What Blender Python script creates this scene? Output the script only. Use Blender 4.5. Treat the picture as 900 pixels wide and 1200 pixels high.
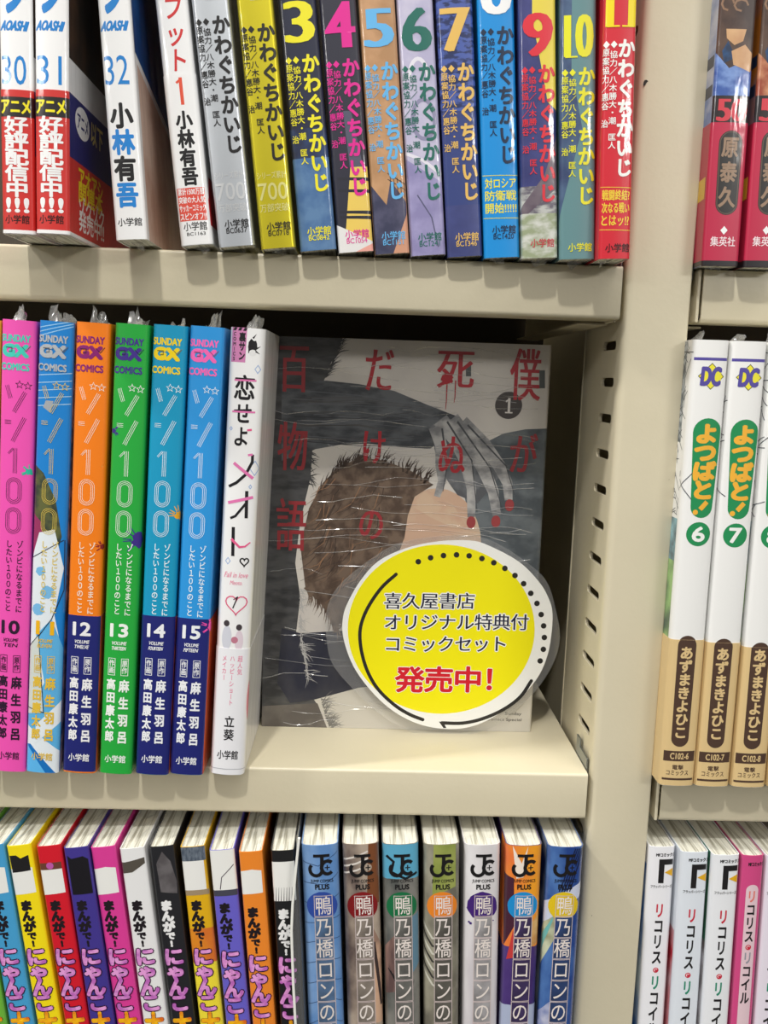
import bpy, bmesh, math, random
from mathutils import Vector, Matrix

for o in list(bpy.data.objects):
    bpy.data.objects.remove(o)
SC = bpy.context.scene
COL = SC.collection
random.seed(7)

# ------------------------------------------------------------------ camera
CAM = Vector((-0.10119, -0.3611, 0.16426))
PITCH, YAW, ROLL, FPX = 0.1465, 0.02806, -0.03268, 1050.89
def cam_axes():
    cp, sp, cy, sy, cr, sr = (math.cos(PITCH), math.sin(PITCH), math.cos(YAW), math.sin(YAW),
                              math.cos(ROLL), math.sin(ROLL))
    f = Vector((sy * cp, cy * cp, -sp))
    rt = Vector((cy, -sy, 0))
    d = f.cross(rt)
    return cr * rt + sr * d, -sr * rt + cr * d, f
RT, DN, FW = cam_axes()
cd = bpy.data.cameras.new('camera')
cam = bpy.data.objects.new('camera', cd)
COL.objects.link(cam)
cam.matrix_world = Matrix(((RT.x, -DN.x, -FW.x, CAM.x), (RT.y, -DN.y, -FW.y, CAM.y),
                           (RT.z, -DN.z, -FW.z, CAM.z), (0, 0, 0, 1)))
cd.sensor_fit = 'HORIZONTAL'
cd.sensor_width = 36
cd.lens = 36 * FPX / 900
cd.clip_start = 0.01
cd.clip_end = 50
SC.camera = cam

# ------------------------------------------------------------------ light
SC.view_settings.view_transform = 'Standard'
SC.view_settings.look = 'None'
SC.view_settings.gamma = 1
SC.view_settings.use_curve_mapping = False
SC.view_settings.exposure = -0.04

w = bpy.data.worlds.new('shop_light')
SC.world = w
w.use_nodes = True
nt = w.node_tree
bg = nt.nodes['Background']
tc = nt.nodes.new('ShaderNodeTexCoord')
sx = nt.nodes.new('ShaderNodeSeparateXYZ')
rp = nt.nodes.new('ShaderNodeValToRGB')
mp = nt.nodes.new('ShaderNodeMapRange')
mp.inputs['From Min'].default_value = -1
mp.inputs['From Max'].default_value = 1
nt.links.new(tc.outputs['Generated'], sx.inputs[0])
nt.links.new(sx.outputs['Z'], mp.inputs['Value'])
nt.links.new(mp.outputs[0], rp.inputs[0])
rp.color_ramp.elements[0].position = 0.2
rp.color_ramp.elements[0].color = (0.055, 0.052, 0.046, 1)
rp.color_ramp.elements[1].position = 0.9
rp.color_ramp.elements[1].color = (1.15, 1.13, 1.08, 1)
e = rp.color_ramp.elements.new(0.55)
e.color = (0.215, 0.21, 0.2, 1)
nt.links.new(rp.outputs[0], bg.inputs[0])
bg.inputs[1].default_value = 0.95

def area(name, loc, target, size, power, col=(1, 0.975, 0.93), shape='DISK', size_y=None):
    l = bpy.data.lights.new(name, 'AREA')
    l.shape = shape
    l.size = size
    if size_y:
        l.size_y = size_y
    l.energy = power
    l.color = col
    o = bpy.data.objects.new(name, l)
    COL.objects.link(o)
    o.location = loc
    o.rotation_euler = (Vector(target) - Vector(loc)).to_track_quat('-Z', 'Y').to_euler()
    return o
area('ceiling_spot_front', (-0.28, -0.95, 1.60), (-0.1, 0, 0.1), 0.09, 17)
area('ceiling_spot_side', (-1.6, -0.42, 1.95), (-0.1, 0, 0.1), 0.14, 34)
area('ceiling_tube', (0.5, -0.75, 1.9), (0, 0, 0.1), 1.2, 9, shape='RECTANGLE', size_y=0.1)
# the next rows of ceiling tubes, farther down the shop
area('ceiling_tube_left', (-3.2, -3.6, 1.6), (0, 0, 0.1), 1.3, 24, shape='RECTANGLE', size_y=0.12)
area('ceiling_tube_right', (2.6, -4.0, 1.6), (0, 0, 0.1), 1.3, 45, shape='RECTANGLE', size_y=0.12)

# ------------------------------------------------------------------ pixel <-> place of print on a spine
def project(p):
    q = Vector(p) - CAM
    z = q.dot(FW)
    return 450 + FPX * q.dot(RT) / z, 600 + FPX * q.dot(DN) / z
def ray(x, y):
    return RT * ((x - 450) / FPX) + DN * ((y - 600) / FPX) + FW

# ------------------------------------------------------------------ materials
def lin(c):
    return tuple(((v / 255) / 12.92 if v / 255 <= 0.04045 else ((v / 255 + 0.055) / 1.055) ** 2.4) for v in c)
MATS = {}
def nodes(name):
    m = bpy.data.materials.new(name)
    m.use_nodes = True
    return m, m.node_tree.nodes, m.node_tree.links, m.node_tree.nodes['Principled BSDF']
def mapping(N, L, scale, coord='Object'):
    t = N.new('ShaderNodeTexCoord')
    mpn = N.new('ShaderNodeMapping')
    mpn.inputs['Scale'].default_value = scale
    L.new(t.outputs[coord], mpn.inputs[0])
    return mpn.outputs[0]
def ink(c, fin='film', c2=None, sc=120, stretch=(1, 1, 1), detail=4, lo=0.4, hi=0.6):
    """printed paper: film = shrink-wrapped gloss, paper = matt, metal = foil"""
    key = (tuple(c), fin, tuple(c2) if c2 else None, sc, stretch, lo, hi)
    if key in MATS:
        return MATS[key]
    m, N, L, P = nodes('print_' + fin)
    P.inputs['Base Color'].default_value = (*lin(c), 1)
    P.inputs['Specular IOR Level'].default_value = 0.4
    if c2:
        no = N.new('ShaderNodeTexNoise')
        no.inputs['Scale'].default_value = sc
        no.inputs['Detail'].default_value = detail
        L.new(mapping(N, L, stretch), no.inputs['Vector'])
        cr = N.new('ShaderNodeValToRGB')
        cr.color_ramp.elements[0].position = lo
        cr.color_ramp.elements[1].position = hi
        cr.color_ramp.elements[0].color = (*lin(c), 1)
        cr.color_ramp.elements[1].color = (*lin(c2), 1)
        L.new(no.outputs[0], cr.inputs[0])
        L.new(cr.outputs[0], P.inputs['Base Color'])
    if fin == 'metal':
        P.inputs['Metallic'].default_value = 0.75
        P.inputs['Roughness'].default_value = 0.38
        P.inputs['Coat Weight'].default_value = 0.6
        P.inputs['Coat Roughness'].default_value = 0.08
    elif fin == 'film':
        P.inputs['Roughness'].default_value = 0.4
        P.inputs['Coat Weight'].default_value = 0.65
        P.inputs['Coat Roughness'].default_value = 0.09
        P.inputs['Coat IOR'].default_value = 1.45
    elif fin == 'gloss':
        P.inputs['Roughness'].default_value = 0.35
        P.inputs['Coat Weight'].default_value = 0.3
        P.inputs['Coat Roughness'].default_value = 0.15
    else:
        P.inputs['Roughness'].default_value = 0.7
    if fin in ('film', 'metal'):
        n2 = N.new('ShaderNodeTexNoise')
        n2.inputs['Scale'].default_value = 160
        n2.inputs['Detail'].default_value = 3
        L.new(mapping(N, L, (1.0, 1.0, 0.22)), n2.inputs['Vector'])
        b = N.new('ShaderNodeBump')
        b.inputs['Strength'].default_value = 0.5
        b.inputs['Distance'].default_value = 0.0008
        L.new(n2.outputs[0], b.inputs['Height'])
        L.new(b.outputs[0], P.inputs['Coat Normal'])
    MATS[key] = m
    return m
def paint():
    m, N, L, P = nodes('beige_powder_coat')
    P.inputs['Roughness'].default_value = 0.36
    P.inputs['Specular IOR Level'].default_value = 0.5
    no = N.new('ShaderNodeTexNoise')
    no.inputs['Scale'].default_value = 30
    no.inputs['Detail'].default_value = 6
    L.new(mapping(N, L, (1, 1, 1)), no.inputs['Vector'])
    cr = N.new('ShaderNodeValToRGB')
    cr.color_ramp.elements[0].color = (*lin((205, 196, 170)), 1)
    cr.color_ramp.elements[1].color = (*lin((213, 204, 178)), 1)
    L.new(no.outputs[0], cr.inputs[0])
    L.new(cr.outputs[0], P.inputs['Base Color'])
    n2 = N.new('ShaderNodeTexNoise')
    n2.inputs['Scale'].default_value = 420
    n2.inputs['Detail'].default_value = 2
    L.new(mapping(N, L, (1, 1, 1)), n2.inputs['Vector'])
    b = N.new('ShaderNodeBump')
    b.inputs['Strength'].default_value = 0.12
    b.inputs['Distance'].default_value = 0.0005
    L.new(n2.outputs[0], b.inputs['Height'])
    L.new(b.outputs[0], P.inputs['Normal'])
    return m
def page_mat():
    m, N, L, P = nodes('page_edges')
    P.inputs['Roughness'].default_value = 0.85
    no = N.new('ShaderNodeTexNoise')
    no.inputs['Scale'].default_value = 900
    no.inputs['Detail'].default_value = 3
    L.new(mapping(N, L, (1, 0.03, 0.03)), no.inputs['Vector'])
    cr = N.new('ShaderNodeValToRGB')
    cr.color_ramp.elements[0].position = 0.36
    cr.color_ramp.elements[1].position = 0.5
    cr.color_ramp.elements[0].color = (*lin((165, 160, 140)), 1)
    cr.color_ramp.elements[1].color = (*lin((232, 230, 216)), 1)
    L.new(no.outputs[0], cr.inputs[0])
    L.new(cr.outputs[0], P.inputs['Base Color'])
    b = N.new('ShaderNodeBump')
    b.inputs['Strength'].default_value = 0.5
    b.inputs['Distance'].default_value = 0.0004
    L.new(no.outputs[0], b.inputs['Height'])
    L.new(b.outputs[0], P.inputs['Normal'])
    return m
def clear(name, gloss=0.25, haze=0.06, rough=0.12, tint=(1, 1, 1)):
    m = bpy.data.materials.new(name)
    m.use_nodes = True
    N, L = m.node_tree.nodes, m.node_tree.links
    N.clear()
    out = N.new('ShaderNodeOutputMaterial')
    tr = N.new('ShaderNodeBsdfTransparent')
    tr.inputs[0].default_value = (*tint, 1)
    gl = N.new('ShaderNodeBsdfGlossy')
    gl.inputs['Roughness'].default_value = rough
    df = N.new('ShaderNodeBsdfDiffuse')
    df.inputs[0].default_value = (0.9, 0.9, 0.9, 1)
    m1 = N.new('ShaderNodeMixShader')
    m2 = N.new('ShaderNodeMixShader')
    m1.inputs[0].default_value = haze
    lw0 = N.new('ShaderNodeLayerWeight')
    lw0.inputs['Blend'].default_value = 0.5
    pw = N.new('ShaderNodeMath')
    pw.operation = 'POWER'
    pw.inputs[1].default_value = 4
    L.new(lw0.outputs['Facing'], pw.inputs[0])
    lw = N.new('ShaderNodeMath')
    lw.operation = 'MULTIPLY_ADD'
    lw.inputs[1].default_value = 0.6
    lw.inputs[2].default_value = gloss * 0.3
    L.new(pw.outputs[0], lw.inputs[0])
    L.new(tr.outputs[0], m1.inputs[1])
    L.new(df.outputs[0], m1.inputs[2])
    L.new(lw.outputs[0], m2.inputs[0])
    L.new(m1.outputs[0], m2.inputs[1])
    L.new(gl.outputs[0], m2.inputs[2])
    L.new(m2.outputs[0], out.inputs[0])
    return m
def plain(name, c, rough=0.5, metal=0.0):
    m, N, L, P = nodes(name)
    P.inputs['Base Color'].default_value = (*lin(c), 1)
    P.inputs['Roughness'].default_value = rough
    P.inputs['Metallic'].default_value = metal
    return m
PAINT = paint()
PAGES = page_mat()
FILM = clear('shrink_film', 0.28, 0.05, 0.12)
FILM_RIDGE = clear('film_crease', 0.5, 0.22, 0.15)
LAMI = clear('laminate', 0.22, 0.06, 0.08)
ACRYL = clear('clear_plastic', 0.3, 0.10, 0.1, (0.9, 0.93, 0.94))
ACRYL_EDGE = plain('plastic_edge', (235, 235, 228), 0.3)
STEEL = plain('zinc_steel', (150, 155, 155), 0.35, 0.9)
BACK = plain('dark_brown_shade', (58, 50, 40), 0.6)  # back panel: darkness behind the books put into its base colour
DARK = plain('chipped_paint', (40, 35, 30), 0.8)
INNER = ink((205, 202, 195), 'paper')

BLACK, WHITE = (22, 20, 22), (240, 240, 240)

# ------------------------------------------------------------------ mesh helpers
def obj(name, verts, faces, mats, mi=None, parent=None, normals=None, smooth=False):
    me = bpy.data.meshes.new(name)
    me.from_pydata([tuple(v) for v in verts], [], faces)
    for m in (mats if isinstance(mats, list) else [mats]):
        me.materials.append(m)
    if mi:
        me.polygons.foreach_set('material_index', mi)
    me.validate()
    if normals and len(me.vertices) == len(normals):
        me.polygons.foreach_set('use_smooth', [True] * len(me.polygons))
        me.normals_split_custom_set_from_vertices(normals)
    elif smooth:
        me.polygons.foreach_set('use_smooth', [True] * len(me.polygons))
    me.update()
    o = bpy.data.objects.new(name, me)
    COL.objects.link(o)
    if parent:
        o.parent = parent
    return o
def tag(o, label, cat=None, group=None, kind=None):
    if label:
        o['label'] = label
    if cat:
        o['category'] = cat
    if group:
        o['group'] = group
    if kind:
        o['kind'] = kind
    return o
def empty(name, loc=(0, 0, 0)):
    o = bpy.data.objects.new(name, None)
    o.empty_display_size = 0.01
    COL.objects.link(o)
    o.location = loc
    return o
class MB:
    """collects faces with materials, makes ONE mesh object"""
    def __init__(s):
        s.v, s.f, s.m, s.mats = [], [], [], []
    def mi(s, mat):
        if mat not in s.mats:
            s.mats.append(mat)
        return s.mats.index(mat)
    def add(s, verts, faces, mat):
        k = len(s.v)
        s.v += [tuple(v) for v in verts]
        i = s.mi(mat)
        for f in faces:
            s.f.append([a + k for a in f])
            s.m.append(i)
    def box(s, x0, x1, y0, y1, z0, z1, mat, bev=0.0):
        bm = bmesh.new()
        bmesh.ops.create_cube(bm, size=1)
        for v in bm.verts:
            v.co = Vector((x0 + (v.co.x + .5) * (x1 - x0), y0 + (v.co.y + .5) * (y1 - y0), z0 + (v.co.z + .5) * (z1 - z0)))
        if bev:
            bmesh.ops.bevel(bm, geom=bm.edges[:], offset=bev, segments=2, profile=0.5, affect='EDGES')
        bm.verts.index_update()
        s.add([v.co[:] for v in bm.verts], [[v.index for v in f.verts] for f in bm.faces], mat)
        bm.free()
    def prism(s, poly, axis, a, b, mat):
        """poly: closed 2-D loop; axis 'x' (poly=(y,z)) or 'z' (poly=(x,y))"""
        n = len(poly)
        P = (lambda p, t: (t, p[0], p[1])) if axis == 'x' else (lambda p, t: (p[0], p[1], t))
        vs = [P(p, a) for p in poly] + [P(p, b) for p in poly]
        fs = [[i, (i + 1) % n, n + (i + 1) % n, n + i] for i in range(n)]
        fs += [list(range(n))[::-1], list(range(n, 2 * n))]
        s.add(vs, fs, mat)
    def build(s, name, parent=None, smooth=False):
        o = obj(name, s.v, s.f, s.mats, s.m, parent)
        me = o.data
        bm = bmesh.new()
        bm.from_mesh(me)
        bmesh.ops.recalc_face_normals(bm, faces=bm.faces[:])
        bm.to_mesh(me)
        bm.free()
        if smooth:
            for p in me.polygons:
                p.use_smooth = True
            me.set_sharp_from_angle(angle=math.radians(40))
        return o

# ------------------------------------------------------------------ lettering
GC = {}
def glyph(s, off=0.0):
    k = (s, round(off, 4))
    if k in GC:
        return GC[k]
    c = bpy.data.curves.new('glyph', 'FONT')
    c.body = s
    c.size = 1
    c.offset = off
    c.resolution_u = 3
    c.fill_mode = 'FRONT'
    o = bpy.data.objects.new('glyph', c)
    COL.objects.link(o)
    dg = bpy.context.evaluated_depsgraph_get()
    dg.update()
    me = bpy.data.meshes.new_from_object(o.evaluated_get(dg))
    r = ([(v.co.x, v.co.y) for v in me.vertices], [list(p.vertices) for p in me.polygons])
    bpy.data.objects.remove(o)
    bpy.data.curves.remove(c)
    bpy.data.meshes.remove(me)
    GC[k] = r
    return r
HALO8 = [(math.cos(a * math.pi / 4), math.sin(a * math.pi / 4)) for a in range(8)]
def copies(bold, serif, wu, hv):
    """small shifts that fatten a letter evenly (bold) or only its uprights (serif)"""
    if serif:
        return [(k * serif, 0) for k in (-1, -.5, 0, .5, 1)]
    if bold <= 0:
        return [(0, 0)]
    n = 6 if bold < .03 else 8
    return [(bold * wu * math.cos(2 * math.pi * (i + .5) / n), bold * hv * math.sin(2 * math.pi * (i + .5) / n)) for i in range(n)]
class Art:
    """flat print in (u, v): u to the right along the cover from the spine's middle, v up from the foot"""
    def __init__(s):
        s.items = {}
    def add(s, verts, faces, mat, layer=1):
        s.items.setdefault(layer, []).append((verts, faces, mat))
    def poly(s, pts, mat, layer=1):
        s.add(list(pts), [list(range(len(pts)))], mat, layer)
    def band(s, v0, v1, mat, layer=1, u0=-9, u1=9):
        s.poly([(u0, v0), (u1, v0), (u1, v1), (u0, v1)], mat, layer)
    def disc(s, u, v, ru, mat, layer=1, rv=None, n=28, jag=0):
        rv = rv or ru
        s.poly([(u + ru * (1 + jag * random.uniform(-1, 1)) * math.cos(2 * math.pi * i / n),
                 v + rv * (1 + jag * random.uniform(-1, 1)) * math.sin(2 * math.pi * i / n)) for i in range(n)], mat, layer)
    def stroke(s, pts, wd, mat, layer=1, closed=False, wend=None):
        n = len(pts)
        L, R = [], []
        for i, p in enumerate(pts):
            a = pts[i - 1] if (i > 0 or closed) else p
            b = pts[(i + 1) % n] if (i < n - 1 or closed) else p
            d1 = Vector((p[0] - a[0], p[1] - a[1]))
            d2 = Vector((b[0] - p[0], b[1] - p[1]))
            d1 = d1.normalized() if d1.length > 1e-12 else d2.normalized()
            d2 = d2.normalized() if d2.length > 1e-12 else d1
            t = (d1 + d2)
            t = t.normalized() if t.length > 1e-6 else d1
            nn = Vector((-t.y, t.x))
            k = 1 / max(0.5, nn.dot(Vector((-d1.y, d1.x))))
            ww = wd if wend is None else wd + (wend - wd) * i / max(1, n - 1)
            L.append((p[0] + nn.x * ww / 2 * k, p[1] + nn.y * ww / 2 * k))
            R.append((p[0] - nn.x * ww / 2 * k, p[1] - nn.y * ww / 2 * k))
        vs = L + R
        m = n if closed else n - 1
        fs = [[i, n + i, n + (i + 1) % n, (i + 1) % n] for i in range(m)]
        s.add(vs, fs, mat, layer)
    def capsule(s, u, v0, v1, w0, w1, mat, layer=1):
        """upright capsule: top at v0 (width w0), foot at v1 (width w1)"""
        pts = []
        for i in range(13):
            a = math.pi * i / 12
            pts.append((u + w0 / 2 * math.cos(a), v0 - w0 / 2 + w0 / 2 * math.sin(a)))
        for i in range(13):
            a = math.pi + math.pi * i / 12
            pts.append((u + w1 / 2 * math.cos(a), v1 + w1 / 2 + w1 / 2 * math.sin(a)))
        s.poly(pts, mat, layer)
    def char(s, ch, u, v, wu, hv, mat, layer=1, bold=0.0, rot=0, halo=None, serif=0, shear=0):
        vs, fs = glyph(ch)
        if ch in 'ー―' and rot == 0:
            rot = -90
        cx = .5 if ord(ch) > 0x2000 else (min(p[0] for p in vs) + max(p[0] for p in vs)) / 2
        c, sn = math.cos(math.radians(rot)), math.sin(math.radians(rot))
        def T(x, y, du=0, dv=0):
            x, y = x - cx, y - .36
            x, y = x * c - y * sn, x * sn + y * c
            return (u + (x + shear * y) * wu + du, v + y * hv + dv)
        if halo:
            hm, hw = halo
            for a, b in HALO8:
                s.add([T(x, y, a * hw, b * hw) for x, y in vs], fs, hm, layer)
            layer += 1
        for a, b in copies(bold, serif, wu, hv):
            s.add([T(x, y, a, b) for x, y in vs], fs, mat, layer)
    def vtext(s, t, u, v0, v1, wd, mat, layer=1, bold=0.0, fill=1.0, u2=None, **kw):
        n = len(t)
        p = (v0 - v1) / n
        for i, ch in enumerate(t):
            if ch in ' \u3000':
                continue
            f = (i + .5) / n
            s.char(ch, u if u2 is None else u + (u2 - u) * f, v0 - p * (i + .5), wd, p * fill,
                   mat[i] if isinstance(mat, list) else mat, layer, bold, **kw)
    def htext(s, t, u0, u1, v, h, mat, layer=1, bold=0.0, slope=0.0, halo=None, serif=0, shear=0, rot=0):
        """string fitted into the box u0..u1, height h around v"""
        vs, fs = glyph(t)
        if not vs:
            return
        if rot:
            c, sn = math.cos(math.radians(rot)), math.sin(math.radians(rot))
            vs = [(x * c - y * sn, x * sn + y * c) for x, y in vs]
        x0, x1 = min(p[0] for p in vs), max(p[0] for p in vs)
        y0, y1 = min(p[1] for p in vs), max(p[1] for p in vs)
        def T(p, du=0, dv=0):
            a = (p[0] - x0) / max(1e-6, x1 - x0)
            b = (p[1] - y0) / max(1e-6, y1 - y0) - .5
            return (u0 + (u1 - u0) * a + shear * b * h + du, v + b * h + slope * (a - .5) * (u1 - u0) + dv)
        if halo:
            hm, hw = halo
            for a, b in HALO8:
                s.add([T(p, a * hw, b * hw) for p in vs], fs, hm, layer)
            layer += 1
        em = h / max(1e-6, y1 - y0)
        for a, b in copies(bold, serif, em * .8, em * .8):
            s.add([T(p, a, b) for p in vs], fs, mat, layer)

# ------------------------------------------------------------------ books
def profile(wd, d, r, bulge, off=0.0, nseg=6, ns=6):
    """points (x, y, nx, ny, s) round a cover, from the left board's fore edge over the spine to the right one's"""
    a = wd / 2 - r
    half = []
    for i in range(ns // 2 + 1):
        x = a * i / (ns // 2)
        y = bulge * (x / a) ** 2
        sl = 2 * bulge * x / a / a
        n = Vector((sl, -1)).normalized()
        half.append([x, y, n.x, n.y])
    n0 = math.atan2(half[-1][2], -half[-1][3])
    for i in range(1, nseg + 1):
        th = math.pi / 2 * i / nseg
        th2 = n0 + (math.pi / 2 - n0) * i / nseg
        half.append([a + r * math.sin(th), bulge + r * (1 - math.cos(th)), math.sin(th2), -math.cos(th2)])
    for q in (0.012, 0.03, 0.06, 0.09):
        if bulge + r + q < d:
            half.append([wd / 2, bulge + r + q, 1, 0])
    half.append([wd / 2, d, 1, 0])
    half = [[x + nx * off, y + ny * off, nx, ny] for x, y, nx, ny in half]
    s = 0
    out = []
    for i, p in enumerate(half):
        if i:
            s += math.hypot(p[0] - half[i - 1][0], p[1] - half[i - 1][1])
        out.append((*p, s))
    return [(-x, y, -nx, ny, -s) for x, y, nx, ny, s in out[:0:-1]] + out
def sheet(name, prof, v0, v1, thick, base, art, parent, inner=INNER, inset_in=False):
    """a folded printed sheet (cover or paper band): ONE mesh with its print"""
    V, F, M, NR, mats = [], [], [], [], []
    def mi(m):
        if m not in mats:
            mats.append(m)
        return mats.index(m)
    n = len(prof)
    def grid(rows, flip, m):
        k = len(V)
        for (pts) in rows:
            for p, nn in pts:
                V.append(p)
                NR.append(nn)
        for j in range(len(rows) - 1):
            for i in range(len(rows[0]) - 1):
                q = [k + j * n + i, k + j * n + i + 1, k + (j + 1) * n + i + 1, k + (j + 1) * n + i]
                F.append(q[::-1] if flip else q)
                M.append(mi(m))
    out = lambda z: [((p[0], p[1], z), (p[2], p[3], 0)) for p in prof]
    inn = lambda z: [((p[0] - p[2] * thick, p[1] - p[3] * thick, z), (-p[2], -p[3], 0)) for p in prof]
    up = lambda pts, s: [(p, (0, 0, s)) for p, _ in pts]
    grid([out(v0), out(v1)], False, base)
    grid([inn(v0), inn(v1)], True, inner)
    grid([up(out(v1), 1), up(inn(v1), 1)], False, base)
    grid([up(out(v0), -1), up(inn(v0), -1)], True, base)
    for e_, fl in ((0, True), (n - 1, False)):
        k = len(V)
        p = prof[e_]
        for z in (v0, v1):
            V.extend([(p[0], p[1], z), (p[0] - p[2] * thick, p[1] - p[3] * thick, z)])
            NR.extend([(0, 1, 0)] * 2)
        q = [k, k + 1, k + 3, k + 2]
        F.append(q[::-1] if fl else q)
        M.append(mi(base))
    if art:
        S = [p[4] for p in prof]
        for layer, items in sorted(art.items.items()):
            bm = bmesh.new()
            for q_, (vs, fs, m) in enumerate(items):
                bv = [bm.verts.new((a, b, (q_ % 12) * 1.6e-6)) for a, b in vs]
                for f in fs:
                    try:
                        bf = bm.faces.new([bv[i] for i in f])
                        bf.material_index = mi(m)
                    except ValueError:
                        pass
            for co, no, ci, cu in ([((0, v0, 0), (0, 1, 0), True, False), ((0, v1, 0), (0, 1, 0), False, True),
                                    ((S[0], 0, 0), (1, 0, 0), True, False), ((S[-1], 0, 0), (1, 0, 0), False, True)]):
                bmesh.ops.bisect_plane(bm, geom=bm.verts[:] + bm.edges[:] + bm.faces[:], dist=1e-8, plane_co=co,
                                       plane_no=no, clear_inner=ci, clear_outer=cu)
            for s_ in S[1:-1]:
                bmesh.ops.bisect_plane(bm, geom=bm.verts[:] + bm.edges[:] + bm.faces[:], dist=1e-8,
                                       plane_co=(s_, 0, 0), plane_no=(1, 0, 0))
            lift0 = 2.2e-5 * layer
            k = len(V)
            bm.verts.index_update()
            for vt in bm.verts:
                u, v = vt.co.x, vt.co.y
                lift = lift0 + vt.co.z
                i = 0
                while i < n - 2 and u > S[i + 1]:
                    i += 1
                t = min(1, max(0, (u - S[i]) / (S[i + 1] - S[i])))
                a, b = prof[i], prof[i + 1]
                nx, ny = a[2] + (b[2] - a[2]) * t, a[3] + (b[3] - a[3]) * t
                V.append((a[0] + (b[0] - a[0]) * t + nx * lift, a[1] + (b[1] - a[1]) * t + ny * lift, v))
                NR.append((nx, ny, 0))
            for f in bm.faces:
                idx = [v.index + k for v in f.verts]
                if f.normal.z < 0:
                    idx = idx[::-1]
                F.append(idx)
                M.append(f.material_index)
            bm.free()
    return obj(name, V, F, mats, M, parent, NR)
def one(a, u, v, h, wd, mat, layer, foot=0.0):
    a.stroke([(u, v + h / 2), (u, v - h / 2)], wd, mat, layer)
    a.stroke([(u + wd * .3, v + h / 2 - wd * .35), (u - wd * 1.3, v + h / 2 - wd * 1.5)], wd * .7, mat, layer)
    if foot:
        a.stroke([(u - foot, v - h / 2), (u + foot, v - h / 2)], wd * .55, mat, layer)
class Book:
    def __init__(s, x, z, y, lean, wd, h=0.182, d=0.128, r=0.0016, bulge=0.0005, yaw=0):
        s.x, s.z, s.y, s.lean, s.w, s.h, s.d, s.r, s.b = x / 1000, z, y / 1000, math.radians(lean), wd / 1000, h, d, r, bulge
        s.lift = s.w / 2 * abs(math.sin(s.lean)) + 0.0001
        s.art, s.band_art, s.band = Art(), Art(), None
        s.mw = Matrix.Translation((s.x, s.y, s.z + s.lift)) @ Matrix.Rotation(math.radians(-yaw), 4, 'Z') @ Matrix.Rotation(s.lean, 4, 'Y')
        s.inv = s.mw.inverted()
        s.prof = profile(s.w, s.d, r, bulge)
        s.k = [p[4] for p in s.prof if abs(p[0] - s.w / 2) < 1e-9 and abs(p[1] - (bulge + r)) < 1e-9][0]
    def V(s, y):
        """height on the spine's middle line that the photo shows at row y"""
        lo, hi = -0.05, 0.4
        for _ in range(40):
            m = (lo + hi) / 2
            if project(s.mw @ Vector((0, 0, m)))[1] > y:
                lo = m
            else:
                hi = m
        return lo
    def P(s, x, y):
        """(u, v) of the print on the spine"""
        o = s.inv @ CAM
        d = s.inv.to_3x3() @ ray(x, y)
        q = o + d * (-o.y / d.y)
        return q.x, q.z
    def S(s, x, y, side=1):
        """(u, v) of the print on the side cover"""
        o = s.inv @ CAM
        d = s.inv.to_3x3() @ ray(x, y)
        q = o + d * ((side * s.w / 2 - o.x) / d.x)
        return side * (s.k + q.y - s.b - s.r), q.z
    def make(s, base, label, group, band_base=None, page_inset=0.0):
        root = empty('comic_book')
        root.matrix_world = s.mw
        tag(root, label, 'book', group)
        sheet('cover', s.prof, 0, s.h, 0.00045, base, s.art, root)
        ip = profile(s.w - 0.001, s.d - 0.001, max(0.0008, s.r - 0.0004), s.b, 0, 4, 4)
        mb = MB()
        mb.prism([(p[0], p[1] + 0.0006) for p in ip], 'z', 0.0004, s.h - 0.0005 - page_inset, PAGES)
        mb.build('pages', root)
        if s.band:
            sheet('paper_band', profile(s.w, s.d * 0.97, s.r, s.b, 0.0002), 0.0002, s.band, 0.00012, band_base, s.band_art, root)
        s.root = root
        return root
    def film_tufts(s, top=True, n=2, size=0.006, seed=0):
        """gathered ends of the shrink wrap that stick out past the book"""
        rnd = random.Random(seed)
        mb = MB()
        for k in range(n):
            x0 = rnd.uniform(-.4, -.1) * s.w
            wd = rnd.uniform(.3, .45) * s.w
            y0 = rnd.uniform(0.002, 0.012) if not top else rnd.uniform(0.001, 0.02)
            nx, nz = 7, 4
            zs = size * rnd.uniform(.6, 1.2)
            vs = []
            for j in range(nz):
                t = j / (nz - 1)
                for i in range(nx):
                    u = i / (nx - 1)
                    zz = t * zs * (0.55 + 0.45 * math.sin(3.1 * u + seed) + rnd.uniform(-.1, .25))
                    vs.append((x0 + wd * u + rnd.uniform(-1, 1) * .0004 + t * .0006, y0 + .0014 * math.sin(5 * u + k) * t + rnd.uniform(-1, 1) * .0006,
                               (s.h - .0002 + zz) if top else (.0004 - zz)))
            fs = [[j * nx + i, j * nx + i + 1, (j + 1) * nx + i + 1, (j + 1) * nx + i] for j in range(nz - 1) for i in range(nx - 1)]
            mb.add(vs, fs, FILM_RIDGE)
        return tag(mb.build('shrink_wrap', s.root, True), 'clear crumpled shrink wrap')
    def film_top(s, seed=0):
        rnd = random.Random(seed)
        nx, ny = 7, 14
        vs = []
        for j in range(ny):
            for i in range(nx):
                x = (-.5 + i / (nx - 1)) * (s.w + .0002)
                y = .0005 + (j / (ny - 1)) * .05 + (0.0012 if i in (0, nx - 1) and j == 0 else 0)
                vs.append((x, y, s.h + .0003 + rnd.uniform(0, .0007) * (0 if j == 0 else 1)))
        fs = [[j * nx + i, j * nx + i + 1, (j + 1) * nx + i + 1, (j + 1) * nx + i] for j in range(ny - 1) for i in range(nx - 1)]
        o = obj('shrink_wrap', vs, fs, [FILM], None, s.root)
        return tag(o, 'clear wrinkled shrink wrap over the page tops')

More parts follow.
